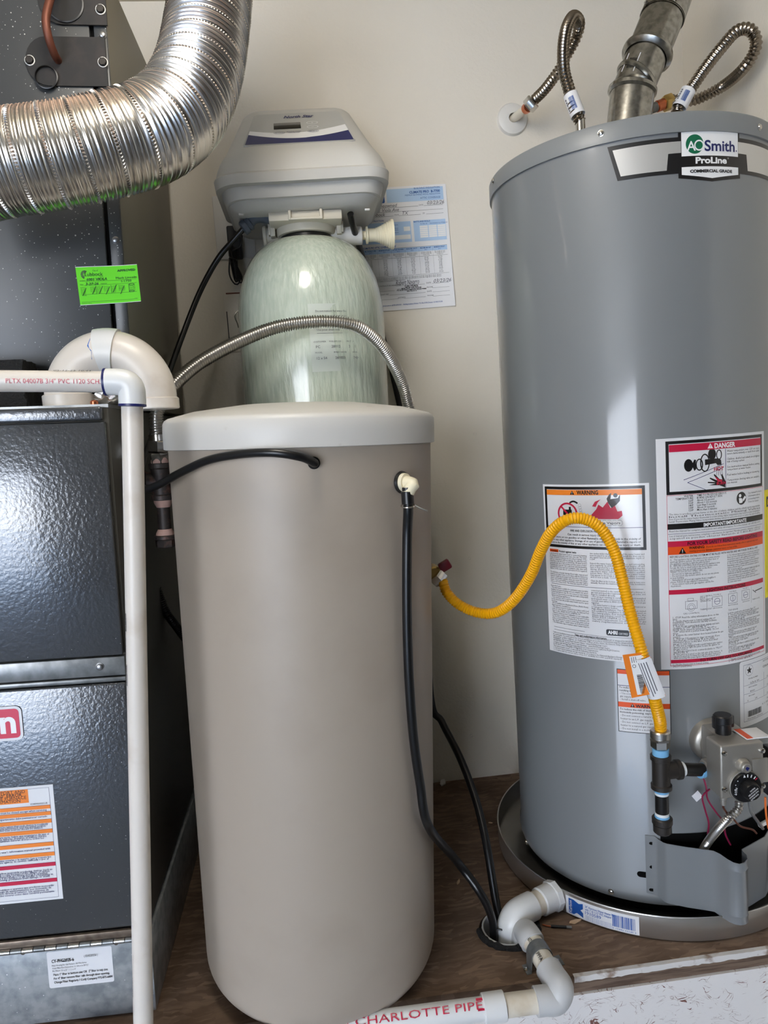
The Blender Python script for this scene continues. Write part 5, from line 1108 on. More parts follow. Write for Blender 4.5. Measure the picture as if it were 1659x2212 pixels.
# filter housing
fh = thing('filter_housing', 'grey galvanized filter housing box under the furnace with a hinged front', 'filter housing', tuple(F(-FW/2, .3, 0)))
ht_ = fpix(150, 2027)[1]-.010
m = MB(); fbox(m, -FW, 0, .004, .62, .0, ht_, .002); part('housing_body', m, M['galv'], fh)
m = MB(); fbox(m, -FW+.01, -.012, -.002, .006, .012, ht_-.004, .0015); part('hinged_door', m, M['galv'], fh)
hn = 14; u0 = -FW+.03; seg_w = (FW-.05)/28
for k in range(28):
    c = F(u0+seg_w*(k+.5), -.004, ht_); q = MB(); q.rod(c-FXA*seg_w*.46, c+FXA*seg_w*.46, .0042, 10); part('hinge_knuckle', q, M['galv_dark'] if k % 2 else M['chrome'], fh)
m = MB(); fbox(m, -FW, -.002, -.003, .004, ht_+.004, ht_+.016, .0015); part('hinge_leaf', m, M['hinge_strip'], fh)
def frivet(x, y, d, r=.004):
    u, z = fpix(x, y, d); q = MB(); q.lathe([(r, 0), (r*.9, .0016), (r*.5, .0028), (0, .0030)], F(u, d, z), -FYA, 14); return q
for x, y in ((50, 2057), (251, 2036)): part('rivet', frivet(x, y, -.002), M['chrome'], fh)
lu0, lz1 = fpix(100, 2057, -.002); lu1, lz0 = fpix(246, 2107, -.002)
fm = fmap(-.002); o = part('housing_label', sheet(lambda u, v, h: fm(lu0+u, lz0-.010+v, h), 0, 0, lu1-lu0, lz1-lz0+.010, .0004, 0, rad=.003), M['label_white'], fh, 'white label with black print')
cv = Canvas(lambda u, v, h: fm(lu0+u, lz0-.010+v, h), 0); LW = lu1-lu0; LH = lz1-lz0+.010
cv.text('CY-FHG2025-6', LW*.07, LH*.70, .0075, bold=.02, width=LW*.34); cv.text('( 054G20256 )', LW*.57, LH*.77, .0052, width=LW*.21)
for k, t in enumerate(('Filter Housing for Gas Furnace, Air-Tite Series', 'Outer Filter Box Dimensions: 21 3/8 x 6 x 28 1/2"', 'Fits Filters: 20 x 25", 1, 2 or 4"')): cv.text(t, LW*.07, LH*(.60-.075*k), .0040, res=1, width=LW*(.53, .56, .36)[k])
for k, t in enumerate(('Place 1" filter in bottom slot OR  2" filter in top slot.', 'For 4" filter remove filter rails through door opening.', 'Change Filter Regularly ? Cody Company 972-875-6884')): cv.text(t, LW*.08, LH*(.34-.105*k), .0052, bold=.015, width=LW*(.84, .86, .90)[k])
cv.build(o)
# furnace cabinet
zf0 = ht_+.006; zf1 = fpix(120, 881, 0)[1]
fu = thing('furnace', 'dark grey textured gas furnace cabinet standing on the filter housing', 'furnace', tuple(F(-FW/2, .3, zf0)))
m = MB(); fbox(m, -FW, -.004, .012, .60, zf0, zf1, .003); part('cabinet', m, M['furnace_side'], fu)
zm0 = fpix(130, 1479)[1]; zm1 = fpix(130, 1424)[1]; zu1 = fpix(110, 914)[1]
m = MB(); fbox(m, -FW, -.006, 0, .014, zf0+.012, zm0-.003, .004, 3); ld_ = part('lower_door', m, M['furnace_dark'], fu)
m = MB(); fbox(m, -FW, -.006, .001, .014, zm0+.008, zm1-.002, .0015); part('door_lip', m, M['galv_dark'], fu)
m = MB(); fbox(m, -FW, -.006, .000, .014, zm0-.001, zm0+.006, .0015); part('door_lip', m, M['galv_dark'], fu)
m = MB(); fbox(m, -FW, -.008, .001, .014, zm1, zu1, .003); part('upper_door', m, M['furnace_dark'], fu)
m = MB(); fbox(m, -FW, -.010, -.004, .012, zu1+.002, zf1, .0035, 3); part('top_lip', m, M['furnace_dark'], fu)
m = MB(); fbox(m, -FW, -.004, .012, .10, zf1-.001, zf1+.004); part('top_flange', m, M['galv_dark'], fu)
u, z = fpix(216, 1440, .001); m = MB(); m.lathe([(.0062, 0), (.0062, .001), (.0048, .0015), (.0045, .004), (.003, .0048), (0, .0048)], F(u, .001, z), -FYA, 16); part('screw', m, M['steel_screw'], fu)
# badge
bu1, bz1 = fpix(46, 1523); _, bz0 = fpix(46, 1597); bh = bz1-bz0; bwid = .225; f0 = fmap(0); 
bm_ = lambda u, v, h: f0(bu1-bwid+u, bz0+v, h)
bd = part('maker_badge', sheet(bm_, 0, 0, bwid, bh, .002, 0, rad=.009), M['label_white'], fu, 'red and white maker badge')
cv = Canvas(bm_, 0, .0021); cv.rrect(.004, .004, bwid-.004, bh-.004, .006, 'badge_red', 1); cv.text('Goodman', bwid-.0095, bh*.24, .050, 'print_white', 'R', .030, width=bwid-.019, lvl=2, res=5); cv.build(bd)
# warning label on the lower door
wu1, wz1 = fpix(115, 1694); wu2, wz0 = fpix(133, 1941); wu = (wu1+wu2)/2+.001; WH = wz1-wz0; WW = .21
wm = lambda u, v, h: f0(wu-WW+u, wz0+v, h)
wl = part('safety_label', sheet(wm, 0, 0, WW, WH, .0005, 0), M['label_white'], fu, 'white safety label with orange and red bands')
cv = Canvas(wm, 0); Xr = lambda u: WW-u
Z = lambda v: WH*(1-v)
cv.frame(.003, .004, WW-.006, WH-.004, .0004, 'print_navy')
cv.rect(.004, Z(.138), WW-.037, Z(.022), 'print_deep_orange'); cv.rect(.004, Z(.138), WW-.037, Z(.022), 'print_orange', 2)
for k, t in enumerate(('LOOK THROUGH THE VIEWPORT AND', 'CHECK FOR "EA1" or "EA0" ERROR', 'BEFORE YOU OPEN THE FURNACE', 'SEE MANUAL FOR FURTHER INFORMATION')): cv.text(t, WW-.041-(0, .005, -.001, .008)[k], Z(.052+.0255*k), .0072, 'print_black', 'R', .012 if k == 1 else 0, sx=1.0)
cv.text('0140M00001-A', WW-.010, Z(.160), .0040, 'print_black', 'R', res=1)
for a, b, c in ((.170, .203, 'print_orange'), (.225, .258, 'print_orange'), (.290, .325, 'print_orange'), (.377, .412, 'print_orange'), (.490, .525, 'print_orange'), (.578, .612, 'print_orange'), (.668, .702, 'print_red'), (.808, .842, 'print_red')):
    cv.rect(.003, Z(b), WW-.0065, Z(a), c); cv.rect(.003, Z(a+.002), WW-.0065, Z(a), 'print_navy', 2)
def rl(lines, v, dv):
    for k, t in enumerate(lines): cv.text(t, WW-.012-.004*(k % 3), Z(v+dv*k), .0044, 'print_navy', 'R', .008, res=1)
rl(['This blower compartment must be closed except when servicing'], .2185, .02); rl(['Solo para servicio tecnico. El compartimento debe permanecer cerrado'], .274, .02)
rl(['Should the structure be vacant, care should be taken that such device is routinely', 'inspected or the building should be properly winterized, and the water source', 'shut off. In such case, alternative heat sources should be utilized.'], .339, .0145)
rl(['Si la casa con el dispositivo estara vacia, habra que asegurarse de que el', 'todas las tuberias de agua deberan drenarse, al edificio debera', 'temperaturas bajo cero, tambien deberan drenarse todos los'], .427, .0160)
rl(['Read all instructions and precautions in user\'s information manual provided with'], .555, .02); rl(['podrian causar lesiones severas o la muerte. Lea y respete los', 'deben ser realizadas por una agencia de servicio calificada o por el'], .627, .0160)
cv.text('CARBON MONOXIDE HAZARD', WW-.101, Z(.722), .0072, 'print_black', 'R'); rl(['service rooms or parking areas. Carbon monoxide producing devices (such as', 'ventilated garages or utility rooms because of the danger of carbon', 'in an enclosed area and a carbon monoxide producing device is operated', 'circulated throughout the structure if the furnace or air handler is operating in', 'poisoning, permanent brain damage or death.'], .737, .0145)
cv.text('MONOXIDO DE CARBONO', WW-.092, Z(.862), .0072, 'print_black', 'R'); rl(['cuartos de servicio. Los equipos o aparatos que producen monoxido', 'areas cerradas debido al riesgo de envenenamiento por monoxido de', 'de incluir una adecuada ventilacion directa al exterior. Las emisiones de', 'puede causar enfermedades severas como dano cerebral permanente'], .879, .0175)
cv.build(wl)

# ================================================================ evaporator coil case on top
DC = .130
cuR = fpix(256, 420, DC)[0]; zc0 = zf1+.004; zc1 = fpix(200, -60, DC)[1]+.02
cc = thing('coil_case', 'dark grey evaporator coil case on top of the furnace', 'coil case', tuple(F(-FW/2, .35, zc0)))
m = MB(); fbox(m, -FW, cuR, DC+.006, .60, zc0, zc1, .002); part('case_body', m, M['coil_side'], cc)
us0 = fpix(229, 420, DC)[0]
m = MB(); fbox(m, -FW, us0-.006, DC-.002, DC+.008, zc0, zc1, .002); part('front_panel', m, M['furnace_plain'], cc)
m = MB(); fbox(m, us0, cuR, DC, DC+.008, zc0, zc1, .0015); part('corner_flange', m, M['furnace_plain'], cc)
m = MB(); fbox(m, us0-.006, us0, DC+.005, DC+.008, zc0, zc1); part('groove', m, M['cavity'], cc)
for x, y in ((250, 519), (222, 77), (227, 220)):
    u, z = fpix(x, y, DC); m = MB(); m.lathe([(.0058, 0), (.0058, .0012), (.0046, .002), (.0042, .0045), (.0028, .0052), (0, .0052)], F(u, DC, z), -FYA, 14); part('screw', m, M['steel_screw'], cc)
def cover(x0, x1, y0, y1, rad, name_screws):
    u0, z1 = fpix(x0, y0, DC-.004); u1, z0 = fpix(x1, y1, DC-.004); hgt = (z1-z0); r = hgt/2*rad; pts = []
    for k in range(13): t = PI/2+PI*k/12; pts.append((u0+r+r*math.cos(t), (z0+z1)/2+(hgt/2)*math.sin(t)))
    pts += [(u1, z0), (u1, z1)]
    mm = MB(); mm.prism([F(u, DC-.002, z) for u, z in pts], -FYA*.003); o = part('cover_plate', mm, M['plate_black'], cc)
    for x, y in name_screws:
        u, z = fpix(x, y, DC-.006); q = MB(); q.lathe([(.0078, 0), (.0078, .001), (.0066, .0016), (.0064, .001), (.0064, 0)], F(u, DC-.005, z), -FYA, 20); part('washer', q, M['white_plastic'], o)
        q = MB(); q.hexnut(F(u, DC-.0058, z), F(u, DC-.010, z), .0060); part('screw', q, M['black_iron'], o)
    return o
c1_ = cover(51, 234, 78, 187, .9, ((64, 130), (222, 134)))
c2_ = cover(76, 232, -60, 55, .9, ((217, 20),))
u, z = fpix(104, 172, DC); q = MB(); q.lathe([(0, .0005), (.0150, .0005), (.0165, .003), (.0175, .006), (.016, .0065)], F(u, DC-.003, z), -FYA, 28); part('drain_port', q, M['black_plastic'], cc)
u, z = fpix(143, 12, DC); q = MB(); q.lathe([(0, .0005), (.026, .0005), (.028, .004), (.026, .0045)], F(u, DC-.003, z), -FYA, 28); part('drain_port', q, M['black_plastic'], cc)
solo('refrigerant_tube', hose([F(*(lambda a: (a[0], DC-.004, a[1]))(fpix(128, 134, DC)))]+pixpath([(118, 118, -.525), (106, 85, -.54), (99, 45, -.545), (105, 10, -.54), (118, -30, -.53), (140, -90, -.52)]), .0060, seg=14), M['copper_old'], 'rusty brown tube curving into the coil case cover plate', 'tube')
# inspection tag
tu0, tz0 = fpix(175, 660, DC-.002); corners = [fpix(163, 577, DC-.002), fpix(297, 572, DC-.002), fpix(306, 652, DC-.002), fpix(174, 660, DC-.002)]
A, B, C_, D = [V((a, b)) for a, b in corners]
def gm(u, v, h):   # u,v 0..1
    p = (D*(1-u)+C_*u)*(1-v)+(A*(1-u)+B*u)*v; return F(p.x, DC-.0024-h-.006*max(0, u-.72)*2, p.y)
m = sheet(lambda u, v, h: gm(u, v, h), 0, 0, 1, 1, .0005, .1)
tg = solo('inspection_tag', m, M['tag_green'], 'bright green approved inspection tag stuck on the coil case', 'sticker')
cv = Canvas(gm, .1, .0008); tk = 'tag_ink'
cv.poly([(.0, .0), (1, 0), (1, .012), (.0, .012)], 'print_white', 0); cv.poly([(0, .985), (1, .985), (1, 1), (0, 1)], 'print_white', 0)
for k in range(9):
    a = math.radians(62+23*k); c = (.135, .79); r0, r1 = .028, .080
    cv.poly([(c[0]+r0*.8*math.cos(a-.10), c[1]+r0*1.4*math.sin(a-.10)), (c[0]+r1*.8*math.cos(a-.15), c[1]+r1*1.4*math.sin(a-.15)), (c[0]+r1*.8*math.cos(a+.15), c[1]+r1*1.4*math.sin(a+.15)), (c[0]+r0*.8*math.cos(a+.10), c[1]+r0*1.4*math.sin(a+.10))], 'print_black')
cv.text('City of', .27, .865, .060, tk, width=.085); cv.text('Lubbock', .135, .745, .135, tk, bold=.0, width=.29, res=4); cv.text('TEXAS', .37, .715, .03, tk, width=.06)
cv.text('APPROVED', .665, .83, .080, tk, bold=.03, width=.30); cv.text('Mark Lincoln', .63, .635, .085, tk, width=.34); cv.text('I-1750', .71, .545, .085, tk, width=.17)
cv.text('6001 VIOLA', .155, .625, .095, tk, shear=.2, width=.33, bold=.02); cv.text('3-27-26', .13, .515, .085, tk, shear=.2, width=.21, bold=.02)
cv.text('Location', .045, .62, .035, tk, width=.09, bold=.02); cv.text('Date', .045, .52, .035, tk, width=.05, bold=.02); cv.text('Inspector', .38, .525, .035, tk, width=.1, bold=.02)
for v, a, b in ((.605, .14, .96), (.505, .10, .96), (.27, .04, .95), (.075, .03, .95)): cv.rect(a, v, b, v+.006, tk)
for u in (.285, .53, .82): cv.rect(u, .27, u+.004, .49, tk)
for i, u in enumerate((.045, .20, .30, .42, .54, .66, .83)):
    for j, t in enumerate(('Building', 'Rough', 'Final', 'Drain', 'Meter')[:5 if i in (0, 2, 4, 6) else 4]): cv.text(t, u, .445-.038*j, .032, tk, width=.07 if i < 5 else .10, res=1)
for u, v in ((.06, .24), (.22, .27), (.33, .27), (.44, .25), (.555, .29), (.675, .24)): cv.line((u, v), (u+.07, v+.20), .010, tk, 3)
cv.ring(.875, .475, .045, .010, tk, 3, ry=.030); cv.ring(.865, .295, .045, .012, tk, 3, ry=.026); cv.text('OTHER', .06, .235, .03, tk, width=.07, res=1); cv.text('Building Safety', .04, .035, .032, tk, width=.15, res=1); cv.text('000000', .90, .09, .025, tk, width=.05, res=1)
cv.build(tg)
# black foam on the furnace top
fz0 = zf1+.004
b = bmesh.new(); bmesh.ops.create_cube(b, size=1); bmesh.ops.subdivide_edges(b, edges=list(b.edges), cuts=7, use_grid_fill=True)
fu0 = fpix(-90, 860, .07)[0]; fu1 = fpix(66, 860, .07)[0]; ftop = fpix(30, 780, .07)[1]; rr = random.Random(2)
for v in b.verts:
    q = v.co; j = V((rr.uniform(-1, 1), rr.uniform(-1, 1), rr.uniform(-1, 1)))*.0018
    v.co = F(fu0+(fu1-fu0)*(q.x+.5)+j.x, .050+.060*(q.y+.5)+j.y, fz0+(ftop-fz0)*(q.z+.5)+(j.z if q.z > -.49 else 0))
solo('foam_strip', MB().bm(b, True), M['foam_black'], 'black foam block lying on the furnace top behind the pipe', 'foam')
# twin-elbow vent
vt = thing('vent_elbow', 'white plastic vent elbow arching over the furnace top edge', 'vent pipe', tuple(F(*(lambda a: (a[0], .06, a[1]))(fpix(147, 872, .06)))))
YVT = FO.y+.062
cA_ = onY(147, 858, YVT); cB_ = onY(334, 862, YVT); R0 = (cB_.x-cA_.x)/2; ctr = (cA_+cB_)/2; topz = onY(240, 762, YVT).z-ctr.z
arc = [V((ctr.x-R0*math.cos(PI*k/40), YVT, ctr.z+topz*math.sin(PI*k/40))) for k in range(41)]
pr0 = .0335
m = MB(); m.sweep([cA_-V((0, 0, .012))]+arc[:20], [pr0]*21, 36); part('elbow', m, M['pvc_pipe'], vt)
m = MB(); m.sweep(arc[21:]+[cB_-V((0, 0, .004))], [pr0*1.01]*21, 36); part('elbow', m, M['pvc_pipe'], vt)
m = MB(); m.sweep(arc[18:24], [pr0+.0036]*6, 36); part('hub_collar', m, M['pvc_white'], vt)
m = MB(); m.rod(V((cA_.x, YVT, F(0, 0, zf1+.004).z-.002)), cA_+V((0, 0, .004)), pr0+.0030, 36, .0015); part('base_collar', m, M['pvc_pipe'], vt)
m = MB(); m.rod(cB_-V((0, 0, .016)), cB_+V((0, 0, .001)), pr0+.0030, 36, .0015); part('end_collar', m, M['pvc_pipe'], vt)
vm = pipe_map(arc[18], arc[19]-arc[17], pr0, V((0, -1, 0))); cv = Canvas(vm, 0, .0003); cv.poly([(-.002, -.040), (.001, -.035), (-.006, -.010), (-.003, .000), (-.007, .010), (-.002, .020), (.001, .038), (.003, .038), (.003, -.040)], 'primer_blue'); cv.build(vt)
m = MB(); p = onY(204, 872, FO.y+.03); m.lathe([(0, 0), (.006, 0), (.006, .006), (.004, .008), (0, .008)], F(*(lambda a: (a[0], .03, zf1+.003))(fpix(204, 872, .03))), FZA, 14); solo('copper_stub', m, M['copper'], 'small copper stub on the furnace top under the white elbow', 'pipe')
# crumpled foil tape beside the vent
b = bmesh.new(); bmesh.ops.create_icosphere(b, subdivisions=3, radius=1); rr = random.Random(8); pc = onY(232, 862, FO.y+.075); zb_ = F(*(lambda a: (a[0], .075, zf1+.004))(fpix(232, 862, .075))).z
for v in b.verts:
    k = 1+rr.uniform(-.22, .22); v.co = V((pc.x+v.co.x*.022*k, pc.y+v.co.y*.012*k, zb_+(v.co.z+.95)*.013*k if v.co.z > -.8 else zb_))
solo('foil_tape', MB().bm(b, False), M['duct_foil'], 'crumpled shiny foil tape behind the white pipe elbow', 'tape')
# ================================================================ condensate drain pipe (3/4 inch)
YP = -0.775
cp = thing('condensate_pipe', 'long thin white plastic drain pipe with elbow in front of the furnace', 'pipe', tuple(onY(308, 2212, YP)))
pe = onY(284, 824, YP); pl = onY(-120, 822, YP); pdn = onY(312, 2330, YP)
pr1 = .01335
m = MB(); m.rod(pl, onY(262, 825, YP), pr1, 28); hpz = part('horizontal_pipe', m, M['pvc_pipe'], cp)
m = MB(); m.rod(onY(285, 850, YP), pdn, pr1, 28); vpz = part('vertical_pipe', m, M['pvc_pipe'], cp)
ell = [onY(228, 825, YP), onY(250, 825, YP), onY(266, 826, YP), onY(278, 831, YP), onY(284, 842, YP), onY(285.5, 858, YP), onY(286, 876, YP)]
pts = smooth_path(ell, .003)[0]; m = MB(); m.sweep(pts, [.0168]*len(pts), 32); el = part('elbow', m, M['pvc_white'], cp)
for a, b in ((pts[0], pts[1]), (pts[-1], pts[-2])):
    d = (b-a).normalized(); q = MB(); q.lathe([(.0150, -.0016), (.0172, -.0010), (.0172, .0016), (.0166, .002)], a, d, 28); part('primer_ring', q, M['print_navy'], el)
hd = (onY(262, 825, YP)-pl).normalized(); tstart = onY(22, 822, YP)
cv = Canvas(pipe_map(tstart, hd, pr1, CAM-tstart), 0, .0003); LT = (onY(224, 825, YP)-tstart).length
cv.text('PLTX 04007B 3/4" PVC 1120 SCH.', 0, -.0030, .0078, 'print_red', width=LT, bold=-.005); cv.ring(-.014, 0, .0045, .0007, 'print_red', ry=.0028); cv.text('PW', -.014, -.0012, .003, 'print_red', 'C', res=1); cv.text('05-12-25 10:44', .055, .0135, .0050, 'print_black', width=.045); cv.build(hpz)
vd = (pdn-onY(285, 850, YP)).normalized()
for y0, y1, sd in ((1322, 1362, 1), (1432, 1478, 2), (2052, 2094, 3), (2160, 2204, 4)):
    a = onY(272, y0, YP); a = onY(286+(y0-900)*.019, y0, YP); L = (onY(286+(y1-900)*.019, y1, YP)-a).length; up_ = V((-.80, -.45, 0))
    cv = Canvas(pipe_map(a, vd, pr1, up_), 0, .0003); cv.barcode(0, -.002, L, .0025, seed=sd+20); cv.text('ASTM D1785 NSF', L*1.2, -.0015, .0040, 'print_black', width=L*1.0, res=1); cv.build(vpz)

# ================================================================ left gas tee and drip leg
YT = -0.50
gt = thing('gas_drip_tee', 'old black iron gas tee with capped drip leg beside the furnace', 'pipe fitting', tuple(onY(357, 1180, YT)))
t0 = onY(346, 1000, YT); t1 = onY(352, 1080, YT); t2 = onY(357, 1155, YT); t3 = onY(359, 1182, YT); tm_ = onY(349, 1040, YT)
dd = (t1-t0).normalized()
m = MB(); m.rod(t0, t1, .0165, 24, .002); m.lathe([(.0165, 0), (.0192, .001), (.0192, .008), (.0165, .010)], t0, dd, 24); m.lathe([(.0165, -.010), (.0192, -.008), (.0192, -.001), (.0165, 0)], t1, dd, 24)
sx_ = FO.x+.022+.0; bl = V((-1.2475, YT, tm_.z+.003)); m.rod(tm_, bl, .0155, 24, .002); m.lathe([(.0155, -.002), (.0190, 0), (.0190, .010), (.0155, .012)], V((tm_.x-.024, YT, tm_.z+.002)), (-1, 0, 0), 24); part('tee', m, M['old_iron'], gt)
m = MB(); m.rod(t1-dd*.006, t2, .0108, 20); part('nipple', m, M['old_iron'], gt)
for pf, at in (([(.0108, -.003), (.0150, -.001), (.0150, .004), (.0112, .012)], t1), ([(.0112, -.010), (.0148, -.003), (.0148, .001)], t2), ([(.0125, -.011), (.0150, -.003), (.0150, .002)], t0)):
    m = MB(); m.lathe(pf, at, dd, 20); part('thread_sealant', m, M['pipe_dope'], gt, 'pinkish thread sealant')
m = MB(); m.rod(t2, t2+(t3-t2)*.38, .0188, 24, .002); m.hexnut(t2+(t3-t2)*.30, t3, .0168, 8); part('cap', m, M['old_iron'], gt)
# grey gas connector arching over the brine tank
gc = thing('gas_connector', 'grey corrugated steel connector arching over the brine tank lid', 'gas hose', tuple(t0))
n0 = onY(344, 992, YT); n1 = onY(343, 978, YT); n2 = onY(342, 952, YT)
part('nut', MB().hexnut(t0+V((0, 0, -.004)), n1, .0155, 6, .3), M['chrome'], gc); part('nut', MB().hexnut(n1, n2, .0190, 6, .1), M['chrome'], gc)
part('flare_collar', MB().rod(n2, n2+V((0, 0, .010)), .0150, 20), M['chrome'], gc)
part('corrugated_tube', hose([n2+V((0, 0, .006))]+pixpath([(338, 925, -.50), (339, 890, -.50), (356, 856, -.49), (390, 817, -.47), (440, 778, -.445), (520, 736, -.415), (600, 706, -.395), (680, 695, -.385), (745, 698, -.375), (785, 712, -.36), (825, 748, -.33), (856, 798, -.29), (876, 850, -.26), (888, 905, -.255), (891, 960, -.26)]), .0122, .0046, .12, 18), M['stainless'], gc)
m = MB(); m.rod(onY(891, 955, -.26), onY(893, 1010, -.26), .014, 18); part('end_fitting', m, M['chrome'], gc)
# flexible conduit low beside the furnace
solo('flexible_conduit', hose(pixpath([(300, 1205, -.36), (318, 1235, -.37), (338, 1270, -.36), (358, 1320, -.35), (380, 1352, -.33), (405, 1385, -.31), (440, 1420, -.28), (470, 1480, -.22)]), .0085, .0042, .10, 14), M['black_plastic'], 'dark ribbed flexible conduit in the gap between furnace and brine tank', 'conduit')

# ================================================================ flexible aluminium duct
dpath = pixpath([(-130, 385, -.67), (-60, 368, -.67), (0, 355, -.67), (120, 338, -.665), (220, 318, -.655), (314, 292, -.635), (377, 251, -.60), (412, 200, -.56), (433, 140, -.52), (444, 80, -.49), (452, 20, -.465), (459, -60, -.44), (464, -130, -.42)])
q, L = smooth_path(dpath, .0009); m = MB(); n = len(q); st_ = L/(n-1); rads = []
for i in range(n):
    s = i*st_; ph_ = (s % .0375)/.0375
    r = .0655*(1+.026*math.cos(2*PI*s/.0050))
    if ph_ < .10: r = .0655*1.002
    rads.append(r)
m.sweep(q, rads, 56, False)
du = solo('flexible_duct', m, M['duct_foil'], 'shiny corrugated aluminium flexible duct bending up past the furnace', 'duct')
# embossed crimp seams round the duct
cum = 0
tang = lambda i: (q[min(i+1, n-1)]-q[max(i-1, 0)]).normalized()
s = .0019
while s < L:
    i = int(s/st_); t = tang(i); x, y, z = frame(t); m2 = MB(); cnt = 96
    for k in range(cnt):
        a = 2*PI*k/cnt; rd = x*math.cos(a)+y*math.sin(a); tg_ = t.cross(rd); c = q[i]+rd*.0659
        hw_, hl = .0014, .0024
        vs = [c+tg_*hw_+t*hl, c-tg_*hw_+t*hl, c-tg_*hw_-t*hl, c+tg_*hw_-t*hl, c+rd*.0020]
        m2.add(vs, [(0, 1, 4), (1, 2, 4), (2, 3, 4), (3, 0, 4)], False)
    part('crimp_seam', m2, M['duct_foil'], du, kind='stuff'); s += .0375

# ================================================================ gas shut-off valve, yellow connector, heater gas tee
YG = -0.44
gs = thing('gas_shutoff_valve', 'gas shut-off valve with dark red handle beside the brine tank', 'valve', tuple(onY(944, 1250, YG)))
v0 = onY(938, 1240, YG); v1 = onY(952, 1252, YG)
m = MB(); m.rod(V((v0.x, 0, v0.z)), v0+V((0, .02, 0)), .0107, 20); part('stub_pipe', m, M['black_iron'], gs)
m = MB(); m.rod(v0+V((0, .03, 0)), v0+V((0, -.006, 0)), .0150, 20, .003); part('valve_body', m, M['brass'], gs)
hc_ = onY(961, 1222, YG-.005); hx_ = (V((.86, -.15, .48)).normalized(), V((.1, 1, .1)).normalized(), V((-.48, -.1, .86)).normalized())
m = MB(); m.box(hc_, (.022, .014, .018), .003, hx_); part('handle', m, M['red_handle'], gs)
m = MB(); m.rod(v0+V((.002, 0, .006)), hc_+V((-.006, .004, -.006)), .0055, 14); part('stem', m, M['brass'], gs)
YY = thing('yellow_gas_connector', 'yellow corrugated gas connector hose crossing in front of the warning label', 'gas hose', tuple(v1))
ydir = (onY(962, 1275, YG-.02)-v1).normalized()
part('nut', MB().hexnut(v0+V((0, -.004, 0)), v1+ydir*.004, .0165), M['chrome'], YY)
YTE = -0.672
yp_ = [(957, 1258, YG-.012), (966, 1281, YG-.02), (993, 1307, YG-.035), (1035, 1324, YG-.055), (1075, 1322, YG-.075), (1112, 1294, YG-.10), (1146, 1243, YG-.13), (1168, 1190, YG-.155), (1192, 1148, YG-.18), (1225, 1123, YG-.20), (1262, 1121, -.645), (1298, 1142, -.65), (1326, 1188, -.655), (1344, 1250, -.66), (1362, 1325, -.67), (1384, 1400, -.685), (1404, 1470, -.69), (1418, 1525, -.685), (1426, 1560, -.675), (1427, 1590, YTE)]
part('corrugated_tube', hose([v1]+pixpath(yp_), .0098, .0046, .085, 18), M['yellow'], YY, 'yellow coated ribbed tube')
# folded paper tag round the hose
ta_ = onY(1388, 1415, -.687); tb_ = onY(1421, 1500, -.690)
f = pipe_map(ta_, tb_-ta_, .0155, CAM-ta_); LT = (tb_-ta_).length
vs = []; fs = []; m = MB(); nn = 18
for i in range(nn+1):
    a = -.0155*1.0+.0155*(-1.2+2.9*i/nn); vs += [f(0, a, 0), f(LT, a, 0), f(0, a, .0006), f(LT, a, .0006)]
for i in range(nn): a = 4*i; b = a+4; fs += [(a+2, b+2, b+3, a+3), (a, a+1, b+1, b), (a, b, b+2, a+2), (a+1, a+3, b+3, b+1)]
m.add(vs, fs); tgp = part('paper_tag', m, M['paper_white'], YY, 'white and orange paper tag wrapped round the hose')
cv = Canvas(f, 0, .0009)
for k in range(9): cv.rect(LT*.08, -.030+.0038*k, LT*(.92-.06*(k % 3)), -.0287+.0038*k, 'print_grey')
cv.rect(0, -.034, LT*.05, .010, 'print_orange'); cv.rect(LT*.95, -.034, LT, .010, 'print_orange'); cv.build(tgp)
la, lb_, lc, ld2 = onY(1345, 1415, -.690), onY(1390, 1409, -.694), onY(1404, 1500, -.697), onY(1365, 1508, -.692)
m = MB(); m.prism([la, lb_, lc, ld2], V((0, .0006, 0))); fl = part('tag_flap', m, M['print_orange'], YY, 'orange edged tag flap with barcode')
exf = (lb_-la).normalized(); eyf = (la-ld2).normalized(); fmpl = planar(ld2+V((0, -.0003, 0)), exf, eyf); fw = (lb_-la).length; fhh = (la-ld2).length
cv = Canvas(fmpl, 0, .0003); cv.rect(fw*.28, fhh*.06, fw*.95, fhh*.95, 'print_white', 1); cv.barcode(fw*.45, fhh*.08, fw*.85, fhh*.52, vert=True, lvl=2, seed=31); cv.ring(fw*.42, fhh*.72, .0028, .0007, 'print_black', 2)
for k in range(3): cv.rect(fw*(.35+.1*k), fhh*.8, fw*(.38+.1*k), fhh*.93, 'print_grey', 2)
cv.build(fl)
# heater gas tee
ht2 = thing('heater_gas_tee', 'black iron gas tee with drip leg in front of the heater', 'pipe fitting', tuple(onY(1423, 1800, YTE)))
a0 = onY(1427, 1630, YTE); a1 = onY(1426, 1704, YTE); X0 = a0.x; zt0, zt1 = a0.z, a1.z; zm_ = onY(1440, 1665, YTE).z
zn = onY(1427, 1582, YTE).z
part('nut', MB().hexnut(V((X0, YTE, zt0+.006)), V((X0, YTE, zn+.012-.012)), .0148, 6, .2), M['chrome'], YY) if False else None
part('nut', MB().hexnut(V((X0, YTE, zt0+.012)), V((X0, YTE, (zt0+zn)/2+.008)), .0150, 6, .2), M['stainless'], YY)
part('nut', MB().hexnut(V((X0, YTE, (zt0+zn)/2+.006)), V((X0, YTE, zn-.008)), .0168, 6, .4), M['stainless'], YY)
part('flare_collar', MB().rod(V((X0, YTE, zn-.009)), V((X0, YTE, zn+.004)), .0158, 24, .002), M['stainless'], YY)
def bead(mb, p, d, r): mb.lathe([(r, 0), (r+.0024, .001), (r+.0024, .0075), (r, .009)], p, d, 24)
